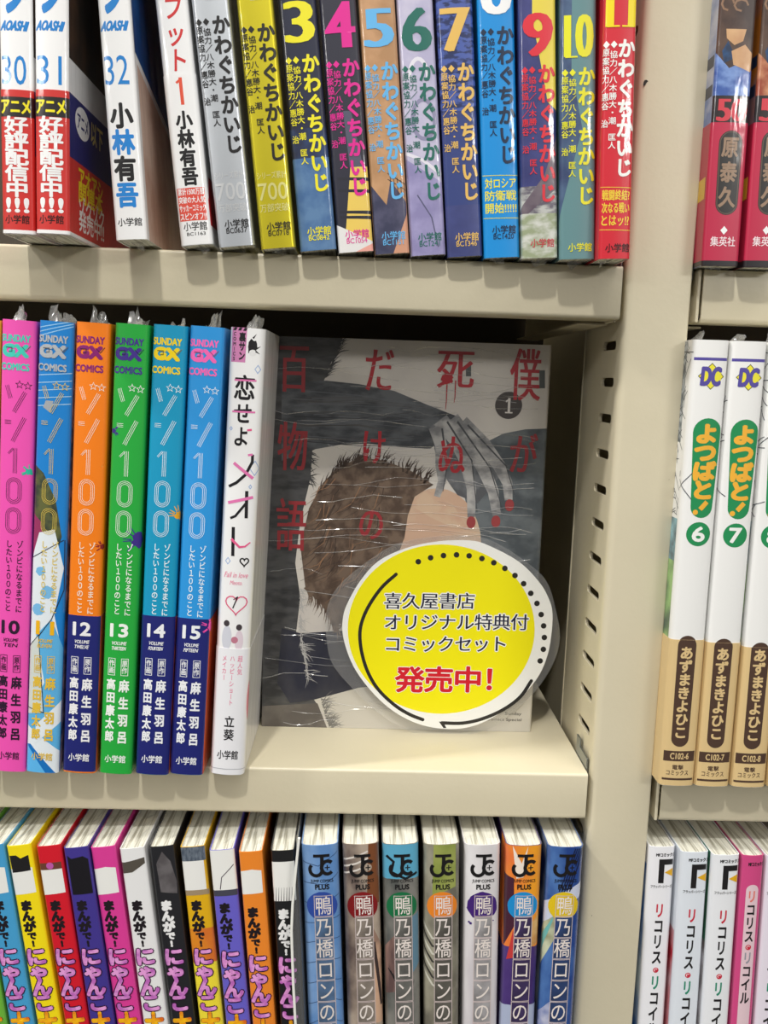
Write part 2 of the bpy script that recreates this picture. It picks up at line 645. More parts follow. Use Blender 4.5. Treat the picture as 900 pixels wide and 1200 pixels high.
# ------------------------------------------------------------------ bookcase
PITCHZ, LIPH, TH = 0.2115, 0.0207, 0.001
DEPTH = 0.21
def lip_profile():
    """(y, z) section of a folded shelf board: deck, rounded nose, lip, return fold"""
    r = 0.0013
    out = [(DEPTH - 0.002, 0)]
    for i in range(5):
        a = math.pi / 2 * i / 4
        out.append((r - r * math.sin(a), -r + r * math.cos(a)))
    r2 = 0.0018
    for i in range(5):
        a = math.pi / 2 * i / 4
        out.append((r2 - r2 * math.cos(a), -LIPH + r2 - r2 * math.sin(a)))
    out.append((0.014, -LIPH))
    inn = [(0.014, -LIPH + TH), (TH + 0.001, -LIPH + TH), (TH, -LIPH + TH + 0.001), (TH, -TH - 0.0008), (TH + 0.0008, -TH), (DEPTH - 0.002, -TH)]
    return out + inn
def shelf_board(z, x0, x1, label, side):
    """side = +1: the end seen in the photo is the right one"""
    root = empty('shelf_board', ((x0 + x1) / 2, 0, z))
    tag(root, label, 'shelf', 'beige steel shelf boards')
    cx = (x0 + x1) / 2
    mb = MB()
    if side > 0:
        mb.prism(lip_profile(), 'x', x0 - cx, x1 - cx, PAINT)
        mb.box(x1 - cx - 0.0011, x1 - cx - 0.0001, 0.0016, DEPTH - 0.004, -LIPH + 0.0016, -0.0012, PAINT)
    else:
        mb.prism(lip_profile(), 'x', x0 - cx + 0.0021, x1 - cx, PAINT)
    mb.build('board', root, True)
    mb = MB()
    fx0, fx1 = (x1 - cx - 0.0130, x1 - cx - 0.0006) if side > 0 else (x0 - cx, x0 - cx + 0.0085)
    mb.box(fx0, fx1, 0.016, 0.165, -LIPH - 0.0014, -LIPH - 0.0005, PAINT, 0.0003)
    ex = (x1 - cx - 0.0016, x1 - cx - 0.0006) if side > 0 else (x0 - cx, x0 - cx + 0.0013)
    mb.box(*ex, 0.0004 if side < 0 else 0.003, 0.165, -LIPH - 0.0008 if side > 0 else -LIPH, -0.0016 if side > 0 else -0.0002, PAINT, 0.0004)
    mb.build('end_bracket', root)
    mb = MB()
    tx = x1 - cx + 0.0003 if side > 0 else x0 - cx - 0.0012
    mb.box(tx, tx + 0.0008, 0.005, 0.0185, -0.004, 0.0050, STEEL, 0.0003)
    mb.box(tx, tx + 0.0008, 0.0185, 0.024, -0.004, 0.0085, STEEL, 0.0003)
    tag(mb.build('shelf_clip', root), 'grey zinc clip hooked into a slot')
    return root
XL, XP0, XP1, XR = -0.62, 0.0017, 0.0278, 0.34
shelf_board(PITCHZ, XL, 0.0, 'beige steel shelf board at the top left under the leaning numbered comics', 1)
shelf_board(0.0, XL, 0.0, 'beige steel shelf board in the middle holding the face-out comic and yellow card', 1)
shelf_board(-PITCHZ, XL, 0.0, 'beige steel shelf board at the bottom left under the comics with page tops showing', 1)
shelf_board(PITCHZ, 0.0303, XR, 'beige steel shelf board at the top right under the crimson banded comics', -1)
shelf_board(0.0, 0.0303, XR, 'beige steel shelf board at the right under the white and tan comics', -1)
shelf_board(-PITCHZ, 0.0303, XR, 'beige steel shelf board at the bottom right under the white and pink comics', -1)

case = empty('bookcase', (0.0147, 0.03, -0.34))
tag(case, 'beige steel bookcase frame with slotted upright post between the two bays', 'bookcase')
ZB, ZT = -0.34, 0.62
def local(mb, o):
    l = o.location
    mb.v = [(a - l.x, b - l.y, c - l.z) for a, b, c in mb.v]
    return mb
# front cap of the post: folded sheet with rounded corners, and the chipped paint on it
mb = MB()
r = 0.0030
sec = [(XP0, 0.0072)]
for i in range(6):
    a = math.pi / 2 * i / 5
    sec.append((XP0 + r - r * math.cos(a), r - r * math.sin(a)))
r = 0.0010
for i in range(5):
    a = math.pi / 2 * i / 4
    sec.append((XP1 - r + r * math.sin(a), r - r * math.cos(a)))
sec.append((XP1, 0.0072))
mb.prism(sec[::-1], 'z', ZB, ZT, PAINT)
def chip(x, z, s):
    """a flake of missing paint at real place"""
    pts = [(x + s * a, z + s * b) for a, b in ((-.6, -1), (.1, -.7), (.5, .1), (1, .5), (.4, .9), (-.2, .8), (-.5, .2))]
    mb.add([(p[0], -0.00003, p[1]) for p in pts], [list(range(len(pts)))[::1]], DARK)
for x, y, s_ in ((756, 97, 3.4), (885, 0, 0), (693.5, 1073, .7), (784, 562, .5), (679, 1092, .5)):
    if s_:
        d = ray(x, y)
        q = CAM + d * (-CAM.y / d.y)
        chip(q.x, q.z, s_ * 0.00036)
local(mb, case).build('upright_post', case, True)
# slotted side plates of the post
def side_plate(x0, x1, nm):
    m1 = MB()
    m1.box(x0, x1, 0.0078, 0.062, ZB, ZT, PAINT)
    local(m1, case)
    o = m1.build(nm, case)
    m2 = MB()
    k = -33
    while k < 40:
        zc = 0.1814 - k * 0.01518
        k += 1
        if not ZB + 0.02 < zc < ZT - 0.02:
            continue
        rr, hw = 0.0019, 0.0080
        loop = [(0.0203 + hw * sg + rr * math.cos(a), zc + rr * math.sin(a)) for sg, a0 in ((1, -math.pi / 2), (-1, math.pi / 2))
                for a in [a0 + math.pi * i / 6 for i in range(7)]]
        m2.prism(loop, 'x', x0 - 0.002, x1 + 0.002, DARK)
    local(m2, case)
    c = m2.build('cutter')
    md = o.modifiers.new('slots', 'BOOLEAN')
    md.object = c
    md.operation = 'DIFFERENCE'
    md.solver = 'EXACT'
    c.matrix_world = case.matrix_world
    bpy.context.view_layer.update()
    c.location = case.location
    bpy.context.view_layer.update()
    dg = bpy.context.evaluated_depsgraph_get()
    me = bpy.data.meshes.new_from_object(o.evaluated_get(dg))
    o.modifiers.clear()
    o.data = me
    bpy.data.objects.remove(c)
    return o
side_plate(XP0 + 0.0005, XP0 + 0.0019, 'slotted_plate')
side_plate(XP1 - 0.0016, XP1 - 0.0002, 'slotted_plate')
mb = MB()
mb.box(0.0115, 0.0135, 0.0615, DEPTH, ZB, ZT, PAINT)
mb.box(XP0 + 0.0002, XP1 - 0.0002, 0.0622, 0.0634, ZB, ZT, PAINT)
local(mb, case).build('side_panel', case)
mb = MB()
mb.box(XL - 0.004, XR + 0.004, DEPTH, DEPTH + 0.002, ZB, ZT, BACK)
local(mb, case).build('back_panel', case)
mb = MB()
mb.box(XL - 0.004, XL - 0.002, 0.0, DEPTH, ZB, ZT, PAINT)
local(mb, case).build('end_panel', case)
mb = MB()
mb.box(XR + 0.002, XR + 0.004, 0.0, DEPTH, ZB, ZT, PAINT)
local(mb, case).build('end_panel', case)
mb = MB()
mb.box(XL - 0.004, XR + 0.004, 0.0, DEPTH + 0.002, ZB - 0.04, ZB, PAINT, 0.001)
local(mb, case).build('plinth', case)
# ------------------------------------------------------------------ top left row: leaning numbered comics
Z1 = PITCHZ
G_TOP = 'comics leaning left on the top shelf'
NAVY, BLUE = (28, 32, 62), (22, 128, 205)
def ink_t(c, fin='film'):
    return ink(c, fin)
# blue-lettered white comics
def ashi(b, num, banded):
    a, V = b.art, b.V
    cb = ink_t(BLUE)
    a.vtext('シ', 0.2e-3, V(-42), V(20), 8.6e-3, cb, 1, .05)
    a.htext('AOASHI', -4.8e-3, 4.2e-3, V(30), V(24.5) - V(35.5), cb, 1, .06, shear=.3)
    a.htext(num, -5.0e-3, 3.6e-3, V(82), V(65) - V(99.5), cb, 1, .0)
    if banded:
        b.band = V(105)
        o = b.band_art
        red, blk = ink_t((205, 48, 44)), ink_t((30, 24, 24))
        o.band(V(137), V(113.5), blk, 1, -b.k, b.k)
        o.htext('アニメ', -5.4e-3, 4.8e-3, V(125), V(117) - V(133), ink_t((240, 226, 30)), 2, .04)
        o.vtext('好評配信中', -0.2e-3, V(137), V(231), 8.6e-3, ink_t(WHITE), 2, .035, fill=1.08)
        o.htext('!!!', -4.0e-3, 3.8e-3, V(240.5), V(233) - V(249), ink_t(WHITE), 2, .05)
        o.htext('小学館', -4.6e-3, 4.0e-3, V(257), V(252) - V(262), ink_t((40, 10, 10)), 2, .02)
        o.band(-.001, V(269.5), ink_t(WHITE), 2)
        nv = ink_t((32, 36, 110))
        o.band(V(181), b.band + .001, nv, 1, b.k, 9)
        e = b.k + 0.006
        o.disc(e + .0085, V(130), .0085, ink_t(WHITE), 2, .0056)
        o.htext('アニメ', e + .0025, e + .0150, V(130), .0052, nv, 3, .03)
        o.htext('以下', e + .019, e + .034, V(130), .008, ink_t((226, 206, 120)), 2, .03)
        o.htext('アオアシ', e + .004, e + .034, V(198), .0075, ink_t((240, 220, 30)), 2, .03)
        o.htext('関連本', e + .004, e + .034, V(215), .0075, ink_t((240, 220, 30)), 2, .03)
        o.htext('ゾクゾク', e + .004, e + .036, V(232), .0075, ink_t(WHITE), 2, .03)
        o.htext('発売中!!', e + .004, e + .036, V(250), .0075, ink_t(WHITE), 2, .03)
        a.band(V(64), .3, ink((70, 50, 36), 'film', (30, 26, 24), 60), 1, b.k, 9)
        lab = 'white spine numbered %s in blue with a red paper band' % num
        return red
    bl, bk = ink_t((26, 130, 210)), ink_t(BLACK)
    a.vtext('小林有吾', -0.2e-3, V(120), V(244), 8.2e-3, [bk, bl, bk, bl], 1, .045, fill=.98)
    a.htext('小学館', -4.4e-3, 4.4e-3, V(260), V(255.5) - V(265), bk, 1, .02)
    a.poly([(b.k, .3), (b.k + .13, .3), (b.k + .13, V(170)), (b.k + .001, V(58))], ink((28, 84, 150), 'film', (20, 62, 120), 50), 1)
    a.poly([(b.k + .003, 0), (b.k + .13, 0), (b.k + .13, V(185)), (b.k + .003, V(70))], ink((216, 188, 172), 'film', (190, 150, 132), 40), 1)
    return None
b = Book(-226.3, Z1, -25, 0.6, 11.4, r=.0012)
r_ = ashi(b, '30', True)
b.make(ink_t(WHITE), 'white comic numbered 30 in blue with red band, at the top left corner', G_TOP, r_)
b.film_tufts(False, 1, .003, 3)
b = Book(-213.2, Z1, -28, 0.8, 11.4, r=.0012)
r_ = ashi(b, '31', True)
b.make(ink_t(WHITE), 'white comic numbered 31 in blue with red band, beside the dark gap', G_TOP, r_)
b.film_tufts(False, 1, .003, 4)
b = Book(-187.4, Z1, -20, -3.9, 11.4, r=.0012)
ashi(b, '32', False)
b.make(ink_t(WHITE), 'white comic numbered 32 with black and blue author name, leaning on the top shelf', G_TOP)
b.film_tufts(False, 1, .003, 5)
# white comic with red katakana
b = Book(-165.4, Z1, -9.5, -6.33, 11.8, r=.0016)
a, V = b.art, b.V
a.vtext('フット', .4e-3, V(-6), V(86), 7.6e-3, ink_t((208, 46, 48)), 1, .02, shear=.12)
b.band = V(87)
o = b.band_art
one(o, .4e-3, V(107), V(91) - V(123), 1.25e-3, ink_t((226, 84, 58)), 1)
o.vtext('小林有吾', .2e-3, V(130), V(218), 6.2e-3, ink_t(BLACK), 1, .045)
o.poly([(-5.3e-3, V(258.5)), (5.0e-3, V(258.5)), (5.0e-3, V(220)), (-5.3e-3, V(220))], ink_t((222, 78, 62)), 1)
for i, t in enumerate(('累計1500万部', '突破の大人気', 'サッカーコミック', 'スピンオフ!!')):
    o.htext(t, -5.0e-3, 4.8e-3, V(224.5 + 9.6 * i), .0024, ink_t(WHITE), 2, .02)
o.htext('小学館', -4.2e-3, 4.6e-3, V(265), V(260) - V(270), ink_t(BLACK), 1, .02)
o.htext('BC1163', -3.2e-3, 3.8e-3, V(274), .0012, ink_t(BLACK), 1, .02)
b.art.band(0, .3, ink_t((196, 44, 48)), 1, -9, -b.k + .0004)
o.poly([(b.k - .0006, V(265)), (b.k - .0006, V(235)), (b.k + .004, V(205)), (b.k + .02, V(205)), (b.k + .02, V(265))], ink_t((200, 40, 50)), 1)
b.make(ink_t(WHITE), 'white comic with red katakana and a small red box, just left of a silver comic', G_TOP, ink_t(WHITE))
b.film_tufts(False, 1, .003, 6)

K = [  # no, x, y, lean, thickness, ink of name, kawa top px, publisher px, code, foot px
    ('1', -150.4, -9.5, -6.9, 13.6, (26, 24, 26), 18, 262, 'BC0637', (205, 210, 216)),
    ('2', -134.7, -9.0, -6.54, 13.2, (30, 28, 20), 27, 265, 'BC0718', (214, 200, 44)),
    ('3', -119.6, -7.0, -6.35, 13.8, (236, 226, 36), 63, 270.5, 'BC0842', (34, 38, 60)),
    ('4', -105.2, -6.5, -5.95, 13.6, (222, 36, 146), 68, 274, 'BC1054', (44, 44, 58)),
    ('5', -91.3, -6.0, -5.6, 13.5, (100, 178, 230), 72, 276, 'BC1151', (176, 134, 94)),
    ('6', -77.3, -5.5, -5.5, 13.5, (28, 104, 92), 73, 277.5, 'BC1241', (178, 174, 204)),
    ('7', -63.1, -6.0, -5.2, 13.5, (226, 184, 96), 73, 277.5, 'BC1346', (52, 66, 124)),
    ('8', -49.0, -7.5, -4.49, 13.7, (16, 40, 70), 30, 269, 'BC1420', (16, 140, 214)),
    ('9', -34.9, -10.0, -4.0, 13.7, (216, 44, 60), 75, 284.7, None, (50, 54, 108)),
    ('10', -20.9, -11.5, -3.4, 13.4, (228, 226, 40), 78, 289.7, None, (98, 138, 142)),
    ('11', -8.2, -17.0, -2.54, 11.9, (240, 240, 236), 45, 290.3, None, (206, 36, 52)),
]
KL = {
    '1': 'silver foil comic with black lettering, between white and yellow comics on the top shelf',
    '2': 'shiny yellow foil comic with black lettering on the top shelf',
    '3': 'navy and blue comic with a yellow number 3 on the top shelf',
    '4': 'dark comic with a magenta number 4 and yellow stripes near its foot',
    '5': 'tan brown comic with a sky blue number 5 on the top shelf',
    '6': 'lavender comic with a dark green number 6 on the top shelf',
    '7': 'navy blue comic with a gold number 7 on the top shelf',
    '8': 'bright cyan blue comic with black lettering and white number 8',
    '9': 'navy and yellow comic with a red number 9 on the top shelf',
    '10': 'grey teal comic with a yellow number 10 on the top shelf',
    '11': 'red comic with yellow number 11 and white lettering, beside the upright post',
}
for num, x, y, lean, th, inkc, kt, pb, code, base in K:
    b = Book(x, Z1, y, lean, th, r=.0014, bulge=.0004)
    a, V = b.art, b.V
    fin = 'metal' if num in '12' else 'film'
    H = b.w / 2
    if num == '3':
        a.band(V(192), V(150), ink((40, 62, 104), 'film', (34, 40, 66), 130), 1)
        a.band(0, V(185), ink((92, 128, 168), 'film', (66, 104, 152), 110), 1)
    if num == '4':
        a.poly([(-H, 0), (H, 0), (H, V(196)), (0, V(196))], ink_t((232, 200, 96)), 1)
        a.poly([(-9e-3, 0), (-4.5e-3, 0), (.2e-3, V(196)), (-9e-3, V(196))], ink_t((44, 44, 58)), 2)
        for q in (207, 221, 246, 252):
            a.poly([(-5e-3, V(q + 3)), (H, V(q + 6)), (H, V(q + 2)), (-5e-3, V(q))], ink_t((40, 40, 50)), 2)
        a.poly([(-H, 0), (H, 0), (H, V(284)), (-H, V(262))], ink_t((226, 224, 222)), 3)
        a.poly([(0, 0), (H, 0), (H, V(286))], ink_t((232, 164, 150)), 4)
        a.poly([(-1e-3, V(130)), (2e-3, V(130)), (5e-3, V(196)), (0, V(196))], ink_t((84, 84, 104)), 1)
    if num == '5':
        a.poly([(-H, 0), (H, 0), (H, V(238)), (1e-3, V(212)), (-1e-3, V(240)), (-H, V(215))], ink((56, 58, 84), 'film', (78, 78, 104), 150), 1)
        a.poly([(.5e-3, 0), (H, 0), (H, V(250))], ink_t((206, 150, 120)), 2)
        for q in range(5):
            a.stroke([(1e-3 + q * 1.3e-3, V(232)), (1e-3 + q * 1.3e-3, V(203 + q * 3))], .25e-3, ink_t((70, 50, 46)), 3)
        for q in (203, 210):
            a.stroke([(0, V(q)), (H, V(q + 14))], .25e-3, ink_t((70, 50, 46)), 3)
    if num == '6':
        wm, gm = ink_t((224, 222, 232)), ink_t((140, 138, 168))
        a.stroke([(3.5e-3 * math.cos(t / 12 * math.pi), V(92) + 7e-3 * math.sin(t / 12 * math.pi)) for t in range(13)], 1.4e-3, wm, 1)
        a.stroke([(1e-3 + 4.2e-3 * math.cos(t / 12 * math.pi), V(140) + 7e-3 * math.sin(t / 12 * math.pi)) for t in range(25)], 1.4e-3, gm, 1)
        a.stroke([(-H, V(178)), (0, V(188)), (H, V(206))], 1.2e-3, wm, 1)
        a.poly([(-H, 0), (H, 0), (H, V(215)), (-H, V(185))], ink((138, 132, 176), 'film', (160, 154, 196), 90), 1)
        a.stroke([(-3e-3, V(228)), (2e-3, V(255)), (4e-3, V(290))], .5e-3, ink_t((90, 90, 120)), 2)
    if num == '7':
        a.band(V(130), .3, ink((72, 92, 164), 'film', (34, 46, 92), 260, (1, 1, 2.2), lo=.45, hi=.55), 1)
        a.band(0, V(240), ink((56, 62, 112), 'film', (66, 74, 130), 60), 1)
    if num == '8':
        ye = ink_t((232, 222, 60))
        for i, t in enumerate(('対ロシア', '防衛戦', '開始!!!!!')):
            a.htext(t, -5.9e-3, 5.9e-3, V(214.5 + 14.6 * i), .0037, ye, 2, .02)
        a.stroke([(-H, V(205)), (H, V(206))], .22e-3, ye, 2)
        a.stroke([(-H, V(255)), (H, V(256))], .22e-3, ye, 2)
    if num == '9':
        a.poly([(1e-3, .3), (H + .002, .3), (H + .002, V(135)), (3.5e-3, V(120)), (-2e-3, V(20))], ink_t((226, 206, 76)), 1)
        a.poly([(-H - .002, V(250)), (2e-3, V(205)), (H + .002, V(140)), (H + .002, V(215)), (-H - .002, V(262))], ink((92, 78, 92), 'film', (120, 110, 118), 90), 2)
        a.band(0, V(250), ink((150, 160, 128), 'film', (206, 208, 200), 140, (1, 1, 2), lo=.42, hi=.62), 2)
        a.band(V(252), V(218), ink((186, 188, 184), 'film', (96, 90, 104), 170, (1, 1, 2.5)), 1)
    if num == '10':
        a.poly([(-H - .001, .3), (-2e-3, .3), (-2.6e-3, V(80)), (1.5e-3, V(150)), (-H - .001, V(262))], ink((52, 68, 106), 'film', (74, 98, 130), 90), 1)
        a.poly([(b.k, V(130)), (b.k + .03, V(125)), (b.k + .03, V(190)), (b.k, V(200))], ink_t((226, 216, 40)), 1)
    if num == '11':
        ye = ink_t((238, 206, 60))
        for i, t in enumerate(('戦闘終結?', '次なる戦い', 'とはッ!?')):
            a.htext(t, -5.2e-3, 5.0e-3, V(228.5 + 15 * i), .0037, ye, 2, .02)
        a.stroke([(-H, V(219)), (H, V(220))], .22e-3, ye, 2)
        a.stroke([(-H, V(269)), (H, V(270))], .22e-3, ye, 2)
        a.band(V(-30), .3, ink_t((176, 34, 76)), 1)
    im = ink(inkc, 'film')
    a.vtext('かわぐちかいじ', 2.5e-3 if num == '11' else 3.1e-3, V(kt), V(kt + 163), 6.6e-3, im, 5, .04)
    for t, u, q0, q1, wd in (('協力／八木勝大・潮　匡人', -2.2e-3, 14, 130, 2.9e-3), ('原案協力／惠谷　治', -4.9e-3, 11, 105, 2.6e-3)):
        a.vtext(t, u, V(kt + q0), V(kt + q1), wd, im, 5, .015, fill=.95)
        a.poly([(u - .0012, V(kt + 7)), (u, V(kt + 7) - .0013), (u + .0012, V(kt + 7)), (u, V(kt + 7) + .0013)], im, 5)
    if num not in '12':
        wnum = {'8': 70, '11': 84, '3': 50}.get(num)
        top, bot = {'3': (1, 50), '4': (2, 56), '5': (10, 55), '6': (9, 60), '7': (9, 60), '8': (-44, 17), '9': (15, 66), '10': (17, 67), '11': (-22, 31)}[num]
        nm = ink({'8': (240, 240, 240), '11': (240, 214, 20)}.get(num, inkc), 'film')
        a.htext(num, -4.7e-3, 4.9e-3, V((top + bot) / 2), V(top) - V(bot), nm, 5, .0, serif=.9e-3 if len(num) == 1 else .7e-3)
        if num in ('10', '11'):
            for q in (-3.2e-3, 2.2e-3) if num == '11' else (-3.3e-3,):
                a.band(V(bot + .5), V(bot - 1.5), nm, 5, q - 1.6e-3, q + 2.9e-3)
    else:
        fm = ink((226, 228, 230) if num == '1' else (238, 232, 150), 'metal')
        for i, (t, hh) in enumerate((('シリーズ累計', .0026), ('700', .0062), ('万部突破', .003))):
            a.htext(t, -5.4e-3, 5.4e-3, V((205, 224, 243)[i]), hh, fm, 4, .01)
        a.band(V(0), V(-40), ink((236, 236, 236), 'film'), 4, -1.5e-3, 4e-3)
    pi = {'8': (14, 36, 66), '11': (60, 8, 16), '9': (196, 60, 70)}.get(num, inkc)
    a.htext('小学館', -3.6e-3, 5.4e-3, V(pb), .0031, ink(pi, 'film'), 5, .02)
    if code:
        a.htext(code, -3.2e-3, 4.6e-3, V(pb + 8), .0019, ink(pi, 'film'), 5, .01)
    base_m = ink(base, fin, {'5': (196, 152, 112), '6': (196, 192, 214), '9': (62, 66, 124)}.get(num), 90)
    b.make(base_m, KL[num], G_TOP)
    b.film_tufts(False, 1, .0028, 10 + int(num))

# ------------------------------------------------------------------ middle left row
G_MID = 'comics standing on the middle shelf'
def stripes(a, pts, wd, gap, mat, layer, n=3, closed=False):
    """three parallel lines along a path"""
    for k in range(n):
        off = (k - (n - 1) / 2) * gap
        m = len(pts)
        out = []
        for i, p in enumerate(pts):
            q0 = pts[i - 1] if (i > 0 or closed) else p
            q1 = pts[(i + 1) % m] if (i < m - 1 or closed) else p
            t = Vector((q1[0] - q0[0], q1[1] - q0[1])).normalized()
            out.append((p[0] - t.y * off, p[1] + t.x * off))
        a.stroke(out, wd, mat, layer, closed)
def star(a, u, v, r, mat, layer):
    pts = []
    for i in range(10):
        rr = r if i % 2 == 0 else r * .42
        t = math.pi / 2 + i * math.pi / 5
        pts.append((u + rr * math.cos(t), v + rr * math.sin(t)))
    a.stroke(pts, .22e-3, mat, layer, True)
def gx(b, num, word, logo, title, low, base2=None, dy=0, numc=None):
    a, V0 = b.art, b.V
    V = lambda y: V0(y + dy)
    lm, tm, nm = ink_t(logo), ink_t(title), ink_t(low)
    a.htext('SUNDAY', -6.2e-3, 4.6e-3, V(402.5), .0026, lm, 3, .045)
    for mm, off, lay in ((lm, .11, 3),):
        a.htext('GX', -5.6e-3, 3.8e-3, V(417), .0042, mm, lay, off)
    a.stroke([(-4.6e-3, V(417) + .0011), (-2.2e-3, V(417) + .0011), (-2.2e-3, V(417) - .0004), (-3.4e-3, V(417) - .0004)], .35e-3, ink_t(tuple(int(c * .55) for c in logo)), 5)
    a.stroke([(1.4e-3, V(417) + .0018), (3.2e-3, V(417)), (4.8e-3, V(417) + .0022)], .25e-3, ink_t(tuple(int(c * .55) for c in logo)), 5)
    a.htext('COMICS', -6.3e-3, 4.4e-3, V(436), .0026, lm, 3, .045)
    w_, g_ = .18e-3, .64e-3
    star(a, 1.0e-3, V(456.5), 1.5e-3, tm, 3)
    star(a, 4.1e-3, V(457.5), 1.5e-3, tm, 3)
    stripes(a, [(-3.9e-3, V(458)), (-2.3e-3, V(473))], w_, g_, tm, 3)
    stripes(a, [(3.2e-3, V(465)), (-.9e-3, V(489))], w_, g_, tm, 3)
    stripes(a, [(-4.5e-3, V(501)), (-1.9e-3, V(501))], w_, g_, tm, 3)
    stripes(a, [(3.2e-3, V(495)), (-1.2e-3, V(523.5))], w_, g_, tm, 3)
    stripes(a, [(-.1e-3, V(531)), (-.1e-3, V(560.5))], w_, g_, tm, 3)
    stripes(a, [(-2.8e-3, V(538)), (-.9e-3, V(531.5))], w_, g_ * .8, tm, 3, 2)
    for y0, y1 in ((566, 596), (601, 631)):
        hw, rr = 2.3e-3, 2.3e-3
        v0, v1 = V(y0) - .0006, V(y1) + .0006
        pts = [(-.35e-3 + hw * math.cos(math.pi * i / 10), v0 - rr + rr * math.sin(math.pi * i / 10)) for i in range(11)]
        pts += [(-.35e-3 - hw * math.cos(math.pi * i / 10), v1 + rr - rr * math.sin(math.pi * i / 10)) for i in range(11)]
        stripes(a, pts, w_, g_, tm, 3, 3, True)
    o = b.band_art if b.band else a
    a.vtext('ゾンビになるまでに', 2.5e-3, V(639), V(724), 2.7e-3, tm, 3, .015)
    a.vtext('したい１００のこと', -1.7e-3, V(639), V(723), 2.7e-3, tm, 3, .015)
    o.htext(num, -3.9e-3, 2.9e-3, V(741), .0052, ink_t(numc or low), 3, .045)
    o.htext('VOLUME', -3.2e-3, 2.6e-3, V(756), .0014, nm, 3, .03, shear=.2)
    o.htext(word, -3.2e-3, 2.4e-3, V(762), .0014, nm, 3, .03, shear=.2)
    for u, t in ((-2.9e-3, '作画'), (2.3e-3, '原作')):
        q = [(u - 1.35e-3, V(774)), (u + 1.35e-3, V(774)), (u + 1.35e-3, V(793.5)), (u - 1.35e-3, V(793.5))]
        o.stroke(q, .22e-3, nm, 3, True)
        o.vtext(t, u, V(775.5), V(792), 2.2e-3, nm, 3, .02)
    o.vtext('麻生羽呂', 2.3e-3, V(796), V(876), 4.1e-3, nm, 3, .04, fill=.74)
    o.vtext('高田康太郎', -2.9e-3, V(797), V(873), 3.8e-3, nm, 3, .04, fill=.88)
    o.htext('小学館', -4.4e-3, 4.0e-3, V(891.5), .0032, nm, 3, .02)
def splat(a, u, v, r, mat, layer, n=16, seed=1, dirn=0):
    rnd = random.Random(seed)
    a.poly([(u + r * (.55 + .6 * rnd.random()) * math.cos(2 * math.pi * i / n), v + r * (.55 + .6 * rnd.random()) * math.sin(2 * math.pi * i / n)) for i in range(n)], mat, layer)
    for i in range(6):
        t = dirn + rnd.uniform(-1.2, 1.2)
        a.stroke([(u + r * .9 * math.cos(t), v + r * .9 * math.sin(t)), (u + r * 1.9 * math.cos(t), v + r * 1.9 * math.sin(t))], .5e-3, mat, layer, wend=.25e-3)
TM = 13.2
NVY = (30, 36, 112)
# the yellow-green neighbour at the left edge of the photo
b = Book(-256.0, 0, -9.5, 3.0, TM)
gx(b, '9', 'NINE', (40, 120, 70), (50, 60, 40), (40, 40, 30), dy=-4)
b.make(ink((226, 196, 44), 'film', (120, 170, 50), 40), 'yellow green comic at the left photo edge, left of the pink comic', G_MID)
b = Book(-241.8, 0, -9.5, 2.8, TM)
gx(b, '10', 'TEN', (66, 206, 186), (44, 22, 48), (44, 22, 48), dy=-6)
splat(b.art, 5.4e-3, b.V(552), .0016, ink_t((40, 190, 160)), 2, seed=3, dirn=2.6)
b.make(ink_t((240, 84, 180)), 'hot pink comic numbered 10 in black on the middle shelf', G_MID)
b.film_tufts(True, 2, .006, 31)
# light blue comic with printed picture (plain abstract patches)
b = Book(-228.2, 0, -10, 3.05, TM)
a, V = b.art, b.V
wl = ink_t((226, 234, 240))
for i in range(3):
    a.stroke([(-6.6e-3, V(395 - i * 5)), (6.6e-3, V(381 - i * 3))], .35e-3, ink_t((150, 200, 236)), 1)
for i in range(5):
    a.stroke([(-6.6e-3, V(441 + i * 9)), (6.6e-3, V(436 + i * 9))], .3e-3, ink_t((170, 208, 236)), 1)
a.poly([(-3e-3, V(470)), (0, V(470)), (-1e-3, V(484)), (-4e-3, V(478))], ink_t((160, 166, 172)), 1)
a.poly([(-7e-3, V(545)), (-3e-3, V(555)), (2e-3, V(585)), (4.8e-3, V(628)), (3e-3, V(650)), (-2e-3, V(640)), (-7e-3, V(600))], ink((54, 64, 54), 'film', (96, 100, 58), 200), 1)
a.poly([(-7e-3, V(602)), (-3.5e-3, V(612)), (-2e-3, V(630)), (-5e-3, V(650)), (-7e-3, V(652))], ink_t((150, 50, 96)), 2)
a.poly([(-7e-3, 0), (7e-3, 0), (7e-3, V(772)), (3e-3, V(720)), (6e-3, V(665)), (2e-3, V(620)), (-4e-3, V(625)), (-7e-3, V(660))], wl, 2)
a.poly([(7e-3, V(760)), (7e-3, V(880)), (-7e-3, V(850)), (-7e-3, V(840)), (0, V(800)), (-4e-3, V(745)), (2e-3, V(725))], ink_t((92, 176, 226)), 3)
a.poly([(-3e-3, V(850)), (7e-3, V(820)), (7e-3, V(845)), (-3e-3, V(872))], wl, 4)
a.poly([(-7e-3, 0), (1.5e-3, 0), (-5e-3, V(875)), (-7e-3, V(873))], ink_t((92, 180, 236)), 4)
a.poly([(1.5e-3, 0), (5.5e-3, 0), (-5e-3, V(873)), (-6.6e-3, V(873))], ink_t((18, 112, 190)), 4)
for uv in ((-3e-3, 670, 1.9e-3), (0, 694, 2.6e-3), (-3.5e-3, 715, 2.4e-3)):
    a.disc(uv[0], V(uv[1]), uv[2], ink_t((120, 184, 228)), 3, jag=.1)
a.stroke([(6e-3, V(632)), (6.4e-3, V(690)), (2e-3, V(725)), (-6.6e-3, V(762))], .35e-3, ink_t((30, 40, 60)), 5)
a.stroke([(-6.6e-3, V(655)), (5.6e-3, V(632))], .3e-3, ink_t((30, 40, 60)), 5)
